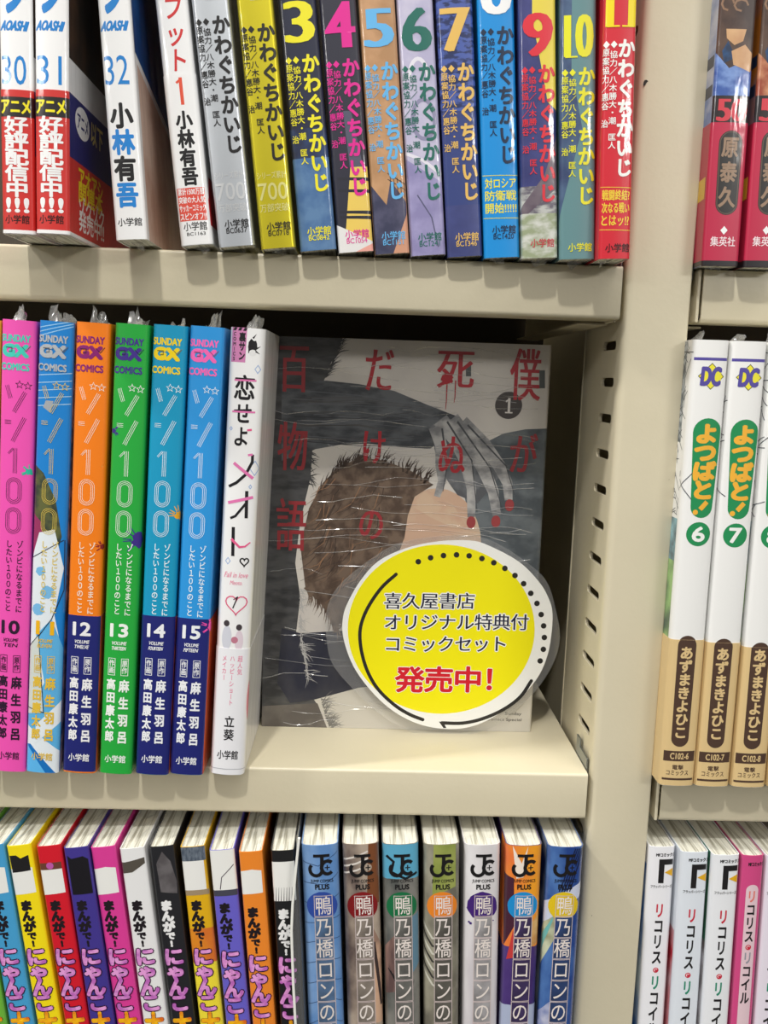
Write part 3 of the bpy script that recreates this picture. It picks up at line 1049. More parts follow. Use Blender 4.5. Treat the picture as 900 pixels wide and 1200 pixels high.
a.poly([(-7e-3, V(760)), (-3e-3, V(745)), (0, V(835)), (-7e-3, V(838))], ink_t((206, 214, 208)), 5)
a.stroke([(-7e-3, V(760)), (-3e-3, V(745)), (0, V(835)), (-7e-3, V(830))], .35e-3, ink_t((26, 30, 36)), 6)
b.art.band(0, .19, ink((186, 160, 176), 'film', (60, 90, 140), 160), 1, b.k, 9)
under, b.art = b.art, Art()
gx(b, '11', 'ELEVEN', (176, 180, 184), (222, 196, 90), (226, 188, 60), dy=-5, numc=(238, 180, 20))
for lay_, its in b.art.items.items():
    for it in its:
        under.add(*it, lay_ + 5)
b.art = under
b.make(ink_t((24, 128, 206)), 'light blue comic numbered 11 in yellow with a white picture pattern on its spine', G_MID)
b.film_tufts(True, 2, .006, 32)
b = Book(-213.3, 0, -9.6, 2.69, TM)
b.band = b.V(721.5)
gx(b, '12', 'TWELVE', (134, 26, 110), (246, 232, 214), (238, 238, 240), dy=-4)
splat(b.art, 6.4e-3, b.V(640), .0014, ink_t((140, 26, 40)), 2, seed=5, dirn=2.7)
b.band_art.band(0, .19, ink((214, 92, 36), 'film', (120, 40, 40), 40), 1, b.k - .0006, 9)
b.band_art.band(-.001, b.V(904), ink_t((238, 128, 24)), 2)
b.make(ink_t((244, 128, 20)), 'orange comic numbered 12 with a navy paper band on the middle shelf', G_MID, ink_t(NVY))
b.film_tufts(True, 2, .007, 33)
b = Book(-198.5, 0, -9.7, 2.71, TM)
gx(b, '13', 'THIRTEEN', (66, 46, 140), (240, 246, 238), (240, 246, 240), dy=-2)
splat(b.art, 6.0e-3, b.V(632), .0034, ink_t((60, 42, 134)), 2, seed=6, dirn=2.9)
splat(b.art, -5.6e-3, b.V(506), .0012, ink_t((60, 42, 134)), 2, seed=9, dirn=0)
b.make(ink_t((36, 168, 62)), 'bright green comic numbered 13 on the middle shelf', G_MID)
b.film_tufts(True, 2, .007, 34)
b = Book(-183.5, 0, -9.8, 2.56, TM)
b.band = b.V(722)
gx(b, '14', 'FOURTEEN', (242, 212, 24), (232, 246, 250), (238, 240, 244), dy=-2)
splat(b.art, 6.6e-3, b.V(603), .0022, ink_t((238, 170, 30)), 2, seed=7, dirn=2.8)
b.band_art.band(0, .19, ink((214, 92, 36), 'film', (30, 40, 110), 60), 1, b.k - .0002, 9)
b.make(ink_t((18, 150, 192)), 'teal blue comic numbered 14 with yellow logo and navy paper band', G_MID, ink_t(NVY))
b.film_tufts(True, 2, .005, 35)
b = Book(-169.5, 0, -9.2, 2.56, TM)
b.band = b.V(725)
gx(b, '15', 'FIFTEEN', (250, 106, 184), (232, 246, 252), (238, 240, 244))
b.band_art.band(0, .19, ink((222, 84, 36), 'film', (226, 104, 46), 40), 1, b.k - .0006, 9)
splat(b.band_art, 7.4e-3, b.V(733), .0022, ink_t((244, 80, 170)), 2, seed=8, dirn=2.8)
b.make(ink_t((44, 150, 222)), 'sky blue comic numbered 15 with pink logo and navy paper band', G_MID, ink_t(NVY))
b.film_tufts(True, 2, .006, 36)
# white comic
b = Book(-152.9, 0, -8.5, 2.19, 13.6, r=.0024, bulge=.0006)
a, V = b.art, b.V
pk, bk = ink_t((226, 118, 176)), ink_t((26, 24, 28))
hot = ink_t((228, 92, 140))
a.poly([(-6.2e-3, V(384)), (-.2e-3, V(384)), (-.4e-3, V(425)), (-6.2e-3, V(425))], ink_t((206, 130, 178)), 1)
for i in range(3):
    a.poly([(-5.8e-3 + i * 2e-3, V(388)), (-4.6e-3 + i * 2e-3, V(388)), (-4.0e-3 + i * 2e-3, V(384.5)), (-5.2e-3 + i * 2e-3, V(384.5))], bk, 2)
a.vtext('裏サン', -1.9e-3, V(390), V(423), 2.6e-3, bk, 2, .05)
a.vtext('COMICS', -4.9e-3, V(389), V(424), 1.5e-3, bk, 2, .03)
a.disc(2.0e-3, V(406), .0020, bk, 1, .0026, 14, .25)
a.disc(2.3e-3, V(413), .0014, ink_t((230, 230, 230)), 2, .0012)
for q in ((2.2e-3, 396, 3.4e-3, 391), (3.6e-3, 408, 5.2e-3, 405), (3.4e-3, 411, 5.0e-3, 414)):
    a.stroke([(q[0], V(q[1])), (q[2], V(q[3]))], .7e-3, bk, 2, wend=.1e-3)
def dia(u, y, r=.0011):
    a.stroke([(u - r * .8, V(y)), (u, V(y) + r * 1.1), (u + r * .8, V(y)), (u, V(y) - r * 1.1)], .3e-3, ink_t((150, 176, 220)), 1, True)
dia(4.6e-3, 432, .0014); dia(-4.8e-3, 503, .0006); dia(-3.6e-3, 658, .0012); dia(3.9e-3, 570, .0007); dia(5.3e-3, 548, .0026)
a.char('恋', -.2e-3, V(455), 8.6e-3, .0100, bk, 2, .025)
a.stroke([(-4.3e-3, V(446)), (4.3e-3, V(445.5))], .7e-3, pk, 3)
a.char('せ', -.4e-3, V(485), 7.6e-3, .0088, bk, 2, .025)
a.stroke([(-4.6e-3, V(483)), (4.4e-3, V(482.5))], .7e-3, pk, 3)
a.char('よ', -.6e-3, V(512), 6.6e-3, .0084, bk, 2, .025)
a.stroke([(1.6e-3, V(504)), (3.4e-3, V(503))], .8e-3, hot, 3)
a.stroke([(4.2e-3, V(532)), (4.2e-3, V(541)), (1.8e-3, V(556)), (-1.6e-3, V(566)), (-4.6e-3, V(571))], 1.15e-3, bk, 2)
a.stroke([(4.2e-3, V(532)), (2.4e-3, V(533))], .9e-3, pk, 2)
a.stroke([(-3e-3, V(543)), (4.8e-3, V(560))], 1.2e-3, pk, 3)
a.stroke([(2.6e-3, V(575)), (2.9e-3, V(607))], 1.3e-3, bk, 2)
a.stroke([(2.4e-3, V(590)), (-1.4e-3, V(605)), (-3.4e-3, V(608))], 1.0e-3, bk, 2)
a.stroke([(-4.6e-3, V(590)), (5.2e-3, V(582))], 1.2e-3, pk, 3)
a.stroke([(-2.0e-3, V(618)), (-1.7e-3, V(652))], 1.3e-3, bk, 2)
a.stroke([(-2.6e-3, V(632)), (.8e-3, V(641)), (3.0e-3, V(640)), (5.0e-3, V(635))], 1.1e-3, hot, 3, wend=.5e-3)
def heart(u, v, sx_, sy_, wd, m, layer):
    pts = []
    for i in range(24):
        t = 2 * math.pi * i / 24
        pts.append((u + sx_ * math.sin(t) ** 3, v + sy_ * (13 * math.cos(t) - 5 * math.cos(2 * t) - 2 * math.cos(3 * t) - math.cos(4 * t)) / 16))
    a.stroke(pts, wd, m, layer, True)
heart(3.0e-3, V(658), 1.7e-3, 1.8e-3, .55e-3, bk, 2)
a.htext('Fall in love', -4.6e-3, 4.8e-3, V(674), .0022, hot, 2, .0, shear=.2)
a.htext('Meoto.', -2.2e-3, 2.8e-3, V(683), .0017, hot, 2, .0, shear=.2)
heart(.6e-3, V(708), 4.3e-3, 4.3e-3, .5e-3, ink_t((222, 96, 132)), 2)
a.stroke([(.2e-3 + .9e-3, V(699)), (-.7e-3, V(713))], .5e-3, bk, 2)
a.stroke([(1.1e-3, V(699)), (-.6e-3, V(703))], .35e-3, bk, 2)
# generic pale patches where a small picture is printed
for u, y, ru, rv, c in ((-2.6e-3, 748, .0020, .0052, (206, 208, 218)), (2.4e-3, 751, .0017, .0044, (222, 206, 216)), (.6e-3, 750, .0014, .0014, (190, 120, 140)),
                        (-2.9e-3, 731, .0012, .0013, (66, 58, 62)), (2.2e-3, 735, .0012, .0013, (66, 58, 62))):
    a.disc(u, V(y), ru, ink_t(c), 2, rv)
b.band = V(760)
o = b.band_art
for t, u, y0, y1 in (('超人気', 3.3e-3, 768, 791), ('ハッピーショート', .2e-3, 768, 827), ('メイカー', -3.0e-3, 768, 798)):
    o.vtext(t, u, V(y0), V(y1), 2.1e-3, hot, 2, .0)
o.vtext('立葵', .1e-3, V(838), V(869), 4.4e-3, bk, 2, .02, fill=.9)
o.htext('小学館', -4.3e-3, 4.2e-3, V(884.5), .0038, bk, 2, .02)
o.disc(b.k + .0005, V(822), .0018, ink_t((232, 130, 150)), 2, .0085)
o.stroke([(-9e-3, V(901)), (9e-3, V(901))], .25e-3, ink_t((170, 172, 180)), 2)
b.make(ink_t((238, 238, 238)), 'white comic with black and pink title beside the face-out comic', G_MID, ink_t((234, 234, 238)))
b.film_tufts(True, 2, .005, 37)

# ------------------------------------------------------------------ face-out comic
F_LEAN = math.radians(1.15)
FX0, FX1, FY, FTH, FW_ = -0.1444, -0.0158, 0.0455, 0.015, 0.1286
class FaceOut(Book):
    """a book turned with its front cover to the aisle; its spine is on the right"""
    def __init__(s):
        Book.__init__(s, 0, 0, 0, 0, FTH * 1000, .182, FW_, .0014, .0003)
        s.mw = (Matrix.Translation((FX1, FY, 0.0001)) @ Matrix.Rotation(-F_LEAN, 4, 'X') @
                Matrix.Translation((0, s.w / 2, 0)) @ Matrix.Rotation(math.pi / 2, 4, 'Z'))
        s.inv = s.mw.inverted()
    def P(s, x, y):
        return s.S(x, y, -1)
    def px(s, pts):
        return [s.P(*p) for p in pts]
b = FaceOut()
a = b.art
random.seed(21)
def bristle(path, length, ang, n, mat, layer, wd=.5, jit=.5):
    """short brush hairs along a pixel path"""
    for i in range(n):
        t = random.random() * (len(path) - 1)
        k = min(int(t), len(path) - 2)
        f = t - k
        x = path[k][0] + (path[k + 1][0] - path[k][0]) * f
        y = path[k][1] + (path[k + 1][1] - path[k][1]) * f
        g = ang + random.uniform(-jit, jit)
        l = length * random.uniform(.5, 1.2)
        m_ = (x + l * .5 * math.cos(g) + random.uniform(-1, 1), y + l * .5 * math.sin(g))
        a.stroke(b.px([(x - 3 * math.cos(g), y - 3 * math.sin(g)), m_, (x + l * math.cos(g + .15), y + l * math.sin(g + .15))]), wd * 1e-3, mat, layer, wend=.05e-3)
dk = ink((52, 52, 54), 'film', (76, 76, 77), 90, (1, 1, 3))
dk2 = ink((58, 61, 66), 'film', (96, 99, 103), 80, (1, 1, 2.5))
brown = ink((80, 64, 54), 'film', (112, 94, 80), 130, (1, 1.4, 1.4))
brown2 = ink((66, 52, 44), 'film')
pale = ink((196, 190, 184), 'film', (206, 200, 192), 40)
# left vertical dark brush band
a.poly(b.px([(300, 385), (402, 390), (394, 412), (385, 432), (379, 448), (384, 520), (366, 528), (364, 560), (352, 610), (346, 660), (352, 700), (346, 750), (360, 800), (372, 815), (368, 860), (290, 860)]), dk, 1)
bristle([(402, 392), (392, 420), (380, 446)], 14, -.9, 60, dk, 2)
bristle([(366, 530), (364, 570)], 10, .2, 26, dk, 2, jit=1)
bristle([(354, 690), (352, 740), (362, 800)], 13, .6, 80, ink_t((176, 174, 172)), 3, .35, 1.2)
bristle([(378, 816), (384, 840), (390, 854)], 14, -.6, 70, ink_t((120, 118, 114)), 3, .35, 1)
# dark sash sweeping to the right
a.poly(b.px([(330, 450), (382, 446), (420, 450), (462, 458), (500, 474), (536, 488), (528, 505), (512, 520), (504, 526), (470, 524), (432, 520), (400, 521), (366, 527), (330, 540)]), dk2, 2)
for i in range(26):
    y0 = random.uniform(455, 520)
    a.stroke(b.px([(340 + random.uniform(0, 30), y0), (420, y0 + random.uniform(-4, 6)), (500 + random.uniform(-20, 20), min(522, max(478, y0 + random.uniform(-6, 14))))]), .35e-3,
             ink_t(random.choice([(44, 44, 48), (98, 100, 106), (80, 78, 78)])), 3, wend=.1e-3)
# right dark field behind the strokes
a.poly(b.px([(566, 520), (590, 508), (616, 503), (646, 502), (646, 720), (600, 700), (575, 660), (552, 620), (540, 560)]), ink((74, 80, 85), 'film', (104, 110, 114), 70, (1, 1, 1.6)), 1)
# brown bristly mound
a.poly(b.px([(352, 640), (362, 596), (378, 566), (398, 546), (424, 536), (452, 540), (482, 552), (508, 568), (486, 582), (478, 604), (474, 630), (458, 672), (415, 700), (400, 735), (392, 742), (384, 720), (372, 700), (358, 690)]), brown, 3)
bristle([(362, 600), (380, 566), (400, 546), (426, 538), (452, 542), (482, 554), (502, 566)], 17, -1.2, 90, brown2, 3, .8)
bristle([(358, 690), (376, 705), (395, 738)], 16, 1.2, 50, brown, 3, .7)
for i in range(80):
    x0, y0 = random.uniform(372, 450), random.uniform(556, 680)
    g = random.uniform(1.6, 2.3)
    l = random.uniform(20, 46)
    a.stroke(b.px([(x0, y0), (x0 + l * .5 * math.cos(g), y0 + l * .5 * math.sin(g)), (max(352, x0 + l * math.cos(g + .3)), y0 + l * math.sin(g + .3))]), .4e-3,
             ink_t(random.choice([(70, 54, 46), (150, 112, 84), (112, 88, 72), (58, 48, 44)])), 4, wend=.1e-3)
# cream disc beside it (plain)
pts = [(470 + 0, 575)] + [(512 + 52 * math.cos(t), 638 + 66 * math.sin(t)) for t in [(-2.2 + i * .22) for i in range(20)]] + [(440, 690), (462, 640)]
a.poly(b.px(pts), ink((206, 186, 160), 'film', (198, 164, 140), 30), 2)
a.poly(b.px([(478, 590), (500, 574), (530, 590), (548, 620), (530, 618), (504, 606)]), ink((192, 148, 128), 'film', (204, 176, 150), 60), 3)
# pale tapering strokes with red tips
gl = ink((176, 174, 172), 'film', (120, 120, 122), 120, (1, 1, 1.5))
gd = ink((84, 86, 90), 'film', (110, 112, 116), 120)
a.poly(b.px([(504, 500), (520, 488), (545, 498), (575, 530), (590, 552), (560, 590), (536, 580), (522, 560), (512, 540)]), gd, 4)
for p0, p1, p2, ww in (((516, 492), (545, 540), (552, 606), 13), ((528, 492), (566, 548), (582, 604), 15), ((540, 496), (585, 546), (596, 586), 14), ((510, 500), (516, 545), (512, 582), 11)):
    a.stroke(b.px([p0, ((p0[0] + p1[0]) / 2 + 4, (p0[1] + p1[1]) / 2), p1, ((p1[0] + p2[0]) / 2 + 4, (p1[1] + p2[1]) / 2), p2]), ww * .56e-3, gl, 5, wend=ww * .26e-3)
    a.stroke(b.px([(p0[0] + 8, p0[1] + 2), (p1[0] + 8, p1[1]), (p2[0] + 7, p2[1] - 6)]), .9e-3, ink_t((70, 72, 76)), 6, wend=.3e-3)
for x, y in ((552, 612), (581, 611), (597, 592)):
    u, v = b.P(x, y)
    a.disc(u, v, .0021, ink_t((150, 62, 64)), 7, .0028)
# lower part: dark folds over a pale foot
a.poly(b.px([(330, 736), (352, 742), (420, 738), (470, 760), (470, 806), (420, 812), (340, 824), (325, 800)]), ink((40, 42, 56), 'film', (58, 58, 66), 50), 2)
a.poly(b.px([(368, 820), (420, 806), (470, 800), (640, 800), (640, 862), (376, 862), (384, 842)]), ink_t((200, 195, 184)), 2)
a.poly(b.px([(296, 828), (372, 824), (386, 860), (296, 862)]), ink((112, 106, 100), 'film', (90, 84, 80), 60), 2)
# lettering
rd = ink((172, 42, 52), 'film')
def big(ch, x0, y0, x1, y1, m=rd, drip=()):
    u0, v0 = b.P(x0, y0)
    u1, v1 = b.P(x1, y1)
    a.char(ch, (u0 + u1) / 2, (v0 + v1) / 2, (u1 - u0) * 1.04, (v0 - v1) * 1.05, m, 7, serif=.00028)
    for dx, l in drip:
        a.stroke(b.px([(dx, y1 - 12), (dx - 1, y1 + l * .6), (dx - 2, y1 + l)]), .6e-3, m, 7, wend=.2e-3)
rdd = ink((150, 48, 54), 'film')
big('僕', 600, 408, 632, 472)
big('死', 513, 408, 555, 458, drip=((524, 22), (534, 14)))
a.disc(*b.P(524, 444), .0026, rd, 7, jag=.2)
big('だ', 428, 406, 461, 462)
big('百', 327, 402, 362, 462, rdd)
big('が', 598, 508, 628, 558, rdd)
big('ぬ', 514, 508, 544, 560)
big('け', 424, 502, 452, 546)
big('物', 326, 494, 360, 554, rdd)
big('の', 420, 592, 450, 636, rdd)
big('語', 324, 584, 358, 648, rdd)
u, v = b.P(596, 475)
a.disc(u, v, .0062, ink_t((70, 64, 62)), 6)
one(a, u + .0002, v, .0066, .0011, ink_t((216, 210, 204)), 8, .0017)
a.poly(b.px([(546, 428), (552, 428), (552, 441), (546, 441)]), ink_t((84, 88, 88)), 7)
a.poly(b.px([(632, 434), (638.5, 434), (638.5, 455), (632, 455)]), ink_t((84, 88, 88)), 7)
for t, x0, x1, y in (('Sunday', 592, 611, 837), ('Comics Special', 570, 611, 844)):
    a.htext(t, b.P(x0, y)[0], b.P(x1, y)[0], b.P(x1, y)[1], .0018, ink_t((60, 56, 52)), 4, .01)
root = b.make(pale, 'large face-out comic with red brush title on a dark grey and brown cover', None)
sg = 1
rnd = random.Random(5)
# creases of the shrink wrap: thin raised folds of clear film across the cover
mb = MB()
def ridge(pts, wd, hgt):
    vs = []
    n = len(pts)
    for i, (u, v) in enumerate(pts):
        k = math.sin(math.pi * (i + .3) / (n - .4))
        for du, h_ in ((-wd, 0), (0, hgt * k), (wd, 0)):
            # left cover lies at local x = -w/2, depth grows with -u
            y = -u - b.k + b.b + b.r
            vs.append((-b.w / 2 - .00025 - h_, y, min(.1815, max(.0006, v + du))))
    fs = []
    for i in range(n - 1):
        for j in range(2):
            q = i * 3 + j
            fs.append([q, q + 1, q + 4, q + 3])
    mb.add(vs, fs, FILM_RIDGE)
for i in range(95):
    x0 = rnd.uniform(306, 560)
    y0 = rnd.uniform(405, 848)
    l = rnd.uniform(40, 220)
    x1 = min(634 - (y0 - 400) * .05, x0 + l)
    sl = rnd.uniform(-.05, .13)
    pts = [b.P(x0 + (x1 - x0) * t / 6, y0 + sl * (x1 - x0) * t / 6 + rnd.uniform(-1, 1) + 3 * math.sin(t * .9 + i)) for t in range(7)]
    ridge(pts, rnd.uniform(.00008, .0002), rnd.uniform(.00012, .0003))
tag(mb.build('shrink_wrap', root, True), 'clear creased shrink wrap across the cover')

# ------------------------------------------------------------------ yellow shop card in front of it
CY0, CT = 0.0415, math.radians(3.4)
class Card:
    def __init__(s):
        s.mw = Matrix.Translation((-0.058, CY0, 0.0012)) @ Matrix.Rotation(-CT, 4, 'X')
        s.inv = s.mw.inverted()
    def P(s, x, y):
        o = s.inv @ CAM
        d = s.inv.to_3x3() @ ray(x, y)
        q = o + d * (-o.y / d.y)
        return q.x, q.z
c = Card()
C_ = lambda x, y: c.P(400 + x / 3.4615, 620 + y / 3.46)
root = empty('promotion_card')
root.matrix_world = c.mw
tag(root, 'round yellow laminated card with black and red lettering, leaning on the face-out comic', 'card')
def plate(name, pts, y0, y1, mat, parent):
    mb = MB()
    n = len(pts)
    vs = [(p[0], y0, p[1]) for p in pts] + [(p[0], y1, p[1]) for p in pts]
    fs = [list(range(n)), list(range(n, 2 * n))[::-1]] + [[i, (i + 1) % n, n + (i + 1) % n, n + i] for i in range(n)]
    mb.add(vs, fs, mat)
    return mb
def smooth(pts, k=4):
    out = []
    n = len(pts)
    for i in range(n):
        p0, p1, p2, p3 = pts[i - 1], pts[i], pts[(i + 1) % n], pts[(i + 2) % n]
        for j in range(k):
            t = j / k
            out.append(tuple(.5 * (2 * p1[q] + (p2[q] - p0[q]) * t + (2 * p0[q] - 5 * p1[q] + 4 * p2[q] - p3[q]) * t * t +
                                   (3 * p1[q] - p0[q] - 3 * p2[q] + p3[q]) * t ** 3) for q in (0, 1)))
    return out
def osmooth(pts, k=5):
    ext = [(2 * pts[0][0] - pts[1][0], 2 * pts[0][1] - pts[1][1])] + pts + [(2 * pts[-1][0] - pts[-2][0], 2 * pts[-1][1] - pts[-2][1])]
    out = []
    for i in range(1, len(ext) - 2):
        p0, p1, p2, p3 = ext[i - 1:i + 3]
        for j in range(k):
            t = j / k
            out.append(tuple(.5 * (2 * p1[q] + (p2[q] - p0[q]) * t + (2 * p0[q] - 5 * p1[q] + 4 * p2[q] - p3[q]) * t * t +
                                   (3 * p1[q] - p0[q] - 3 * p2[q] + p3[q]) * t ** 3) for q in (0, 1)))
    return out + [pts[-1]]
outline = [(390, 50), (520, 46), (596, 66), (720, 132), (800, 212), (838, 275), (856, 340), (850, 440), (830, 530), (790, 610), (720, 690), (640, 748), (570, 785),
           (500, 806), (430, 810), (350, 800), (270, 772), (190, 722), (120, 655), (60, 575), (25, 500), (5, 420), (8, 350), (30, 290), (78, 208), (150, 130), (260, 78)]
lam = [(380, 30), (540, 28), (640, 62), (760, 140), (835, 215), (870, 330), (887, 432), (866, 530), (800, 640), (700, 740), (610, 805), (520, 832), (430, 838), (330, 834), (258, 812),
       (150, 745), (40, 640), (-40, 540), (-62, 420), (-60, 330), (-20, 240), (80, 150), (220, 62)]
white_card, yellow = ink((238, 238, 234), 'gloss'), ink((238, 228, 8), 'gloss')
kbl, navy, red = ink((40, 38, 36), 'gloss'), ink((24, 26, 52), 'gloss'), ink((206, 30, 44), 'gloss')
mb = plate('card', [C_(*p) for p in smooth(outline)], -0.00025, 0.00005, white_card, root)
A = Art()
A.poly([C_(405 + 379 * math.cos(t * math.pi / 40), 405 + 343 * math.sin(t * math.pi / 40)) for t in range(80)][::-1], yellow, 1)
arc1 = osmooth([(222, 183), (165, 235), (115, 305), (85, 370), (75, 430), (84, 505), (108, 580), (150, 650), (215, 712), (275, 750), (330, 772)])
wdt = .0016
A.stroke([C_(*p) for p in arc1], wdt, kbl, 2)
for p in (arc1[0], arc1[-1]):
    A.disc(*C_(*p), wdt / 2, kbl, 2)
arc2 = osmooth([(770, 615), (725, 680), (655, 732), (570, 769), (490, 786), (405, 785)])
A.stroke([C_(*p) for p in arc2], wdt, kbl, 2)
A.disc(*C_(770, 615), wdt / 2, kbl, 2)
A.poly([C_(396, 780), C_(412, 780), C_(426, 806), (C_(414, 806))], kbl, 2)
for x, y in ((312, 132), (362, 116), (414, 107), (467, 104), (518, 108), (570, 119), (618, 136), (663, 159), (704, 188), (739, 221), (768, 260), (793, 301), (810, 346), (820, 392),
             (823, 439), (819, 487), (806, 534)):
    A.disc(*C_(x, y), .00132, kbl, 2, n=16)
def line(t, x0, x1, y0, y1, m, ser, hal, bold=0):
    n = len(t)
    for i, ch in enumerate(t):
        u0, v0 = C_(x0 + (x1 - x0) * i / n, y0)
        u1, v1 = C_(x0 + (x1 - x0) * (i + 1) / n, y1)
        A.char(ch, (u0 + u1) / 2, (v0 + v1) / 2, (u1 - u0) * 1.0, (v0 - v1) * 1.06, m, 3, bold, halo=(white_card, hal), serif=ser)
line('喜久屋書店', 172, 543, 258, 326, navy, .00009, .00055)
line('オリジナル特典付', 172, 760, 344, 412, navy, .00009, .00055)
line('コミックセット', 172, 675, 432, 500, navy, .00009, .00055)
line('発売中！', 218, 690, 558, 664, red, 0, .0007, .03)
for lay, items in A.items.items():
    for q_, (vs, fs, m) in enumerate(items):
        mb.add([(p[0], -0.00025 - 2.2e-5 * lay - (q_ % 12) * 1.6e-6, p[1]) for p in vs], fs, m)
o = obj('card', mb.v, mb.f, mb.mats, mb.m, root)
def resample(pts, n=96):
    cx, cy = 425, 425
    an = sorted((math.atan2(p[1] - cy, p[0] - cx), math.hypot(p[0] - cx, p[1] - cy)) for p in pts)
    out = []
    for k in range(n):
        t = -math.pi + 2 * math.pi * (k + .5) / n
        for q in range(len(an)):
            a0, r0 = an[q - 1]
            a1, r1 = an[q]
            if q == 0:
                a0 -= 2 * math.pi
            if a0 <= t <= a1 or (q == 0 and a0 + 2 * math.pi <= t):
                tt = t if t <= a1 else t - 2 * math.pi
                f = (tt - a0) / max(1e-9, a1 - a0)
                r_ = r0 + (r1 - r0) * f
                break
        out.append((cx + r_ * math.cos(t), cy + r_ * math.sin(t)))
    return out
inn_ = [C_(425 + (p[0] - 425) * .995, 425 + (p[1] - 425) * .995) for p in resample(smooth(outline))]
out_ = [C_(*p) for p in resample(smooth(lam))]
mb = MB()
n = len(inn_)
vs = [(p[0], y, p[1]) for y in (-0.00012, 0.00002) for ring in (inn_, out_) for p in ring]
fs = []
for i in range(n):
    j = (i + 1) % n
    fs += [[i, j, n + j, n + i], [2 * n + i, 3 * n + i, 3 * n + j, 2 * n + j], [n + i, n + j, 3 * n + j, 3 * n + i], [i, 2 * n + i, 2 * n + j, j]]
mb.add(vs, fs, LAMI)
tag(mb.build('laminate', root), 'clear see-through laminate rim')

# ------------------------------------------------------------------ right bay, upper shelf
G_RU = 'crimson banded comics on the top right shelf'
for i, (x, num, ln) in enumerate(((35.2, '50', -.85), (51.6, '51', -.95))):
    b = Book(x, Z1, -8.6, ln, 14.0, .182, .115, r=.0013, bulge=.0003)
    a, V = b.art, b.V
    H = b.w / 2
    a.band(V(112), .3, ink((58, 42, 38), 'film', (92, 70, 58), 70), 1, -b.k, b.k)
    blu = ink((60, 92, 164), 'film', (120, 150, 206), 120, (1, 1, 1.6)) if i == 0 else ink((150, 70, 48), 'film', (206, 150, 110), 130)
    a.poly([(-b.k, V(112)), (b.k, V(112)), (b.k, V(84)), (2e-3, V(74)), (-2e-3, V(80)), (-b.k, V(60))], blu, 2)
    tan = ink((212, 172, 128), 'film', (190, 142, 100), 60) if i == 0 else ink((60, 150, 196), 'film', (40, 96, 140), 70)
    # plain patches of the printed picture's colours
    a.poly([(-1.5e-3, V(60)), (3.5e-3, V(52)), (6.4e-3, V(62)), (6.2e-3, V(84)), (3e-3, V(80)), (-.5e-3, V(76))], tan, 3)
    a.poly([(-4e-3, V(34)), (3.6e-3, V(34)), (2.6e-3, V(48)), (-.6e-3, V(53)), (-3.6e-3, V(45))], tan, 3)
    a.poly([(-5e-3, V(60)), (-3e-3, V(48)), (-1e-3, V(60)), (4e-3, V(62)), (-4e-3, V(74))], ink((40, 84, 132), 'film', (30, 50, 80), 200), 2)
    a.stroke([(-4e-3 + 2.2e-3 * math.cos(t), V(4) + 2.4e-3 * math.sin(t)) for t in (0, .8, 1.6, 2.4, 3.2, 4, 4.8)], .7e-3, ink_t((140, 108, 84)), 2)
    a.stroke([(1e-3 + 2.6e-3 * math.cos(t), V(6) + 2.0e-3 * math.sin(t)) for t in (0, .8, 1.6, 2.4, 3.2, 4, 4.8)], .7e-3, ink_t((140, 108, 84)), 2)
    a.poly([(-5.2e-3, V(144)), (6e-3, V(144)), (6e-3, V(113)), (-5.2e-3, V(113))], ink_t((44, 34, 36)), 4)
    a.htext(num, -5.0e-3, 5.4e-3, V(129), V(115.5) - V(142), ink_t((206, 62, 76)), 5, 0, serif=.6e-3)
    # side covers
    lc = ink((110, 140, 200), 'film', (200, 214, 234), 40, (1, 1, 2)) if i == 0 else ink((188, 110, 40), 'film', (30, 110, 170), 18)
    a.band(0, .3, lc, 1, -9, -b.k + .0003)
    for q in (62, 97):
        a.band(V(q + 14), V(q), ink_t((40, 50, 80)), 2, -9, -b.k - .0005)
    b.band = V(143.5)
    o = b.band_art
    bz = ink_t((150, 124, 102))
    o.capsule(.6e-3, V(153), V(252), 9.0e-3, 8.6e-3, ink((44, 42, 42), 'film'), 1)
    o.capsule(.6e-3, V(154), V(251), 8.4e-3, 8.0e-3, ink_t((96, 80, 68)), 1)
    o.capsule(.6e-3, V(155), V(250), 7.7e-3, 7.3e-3, ink((44, 42, 42), 'film'), 2)
    o.vtext('原泰久', .5e-3, V(158), V(246), 6.6e-3, bz, 3, .035, fill=.86)
    o.band(-.001, V(305.5), ink_t((36, 32, 36)), 2)
    u, v = .3e-3, V(270)
    o.poly([(u - .0014, v), (u, v - .0016), (u + .0014, v), (u, v + .0016)], ink_t(WHITE), 2)
    o.htext('集英社', -4.6e-3, 5.0e-3, V(283), .0036, ink_t((244, 226, 230)), 2, .01)
    o.poly([(-b.k - .001, V(232)), (-b.k - .03, V(240)), (-b.k - .03, V(214)), (-b.k - .001, V(206))], ink_t((226, 190, 60)), 2)
    b.make(ink_t((40, 36, 40)), ('comic with a red number 50 in a black box and crimson band, beside the post',
                                 'comic with crimson band and half hidden number, at the upper right photo edge')[i], G_RU, ink_t((186, 42, 74)))
    b.film_tufts(False, 1, .003, 60 + i)

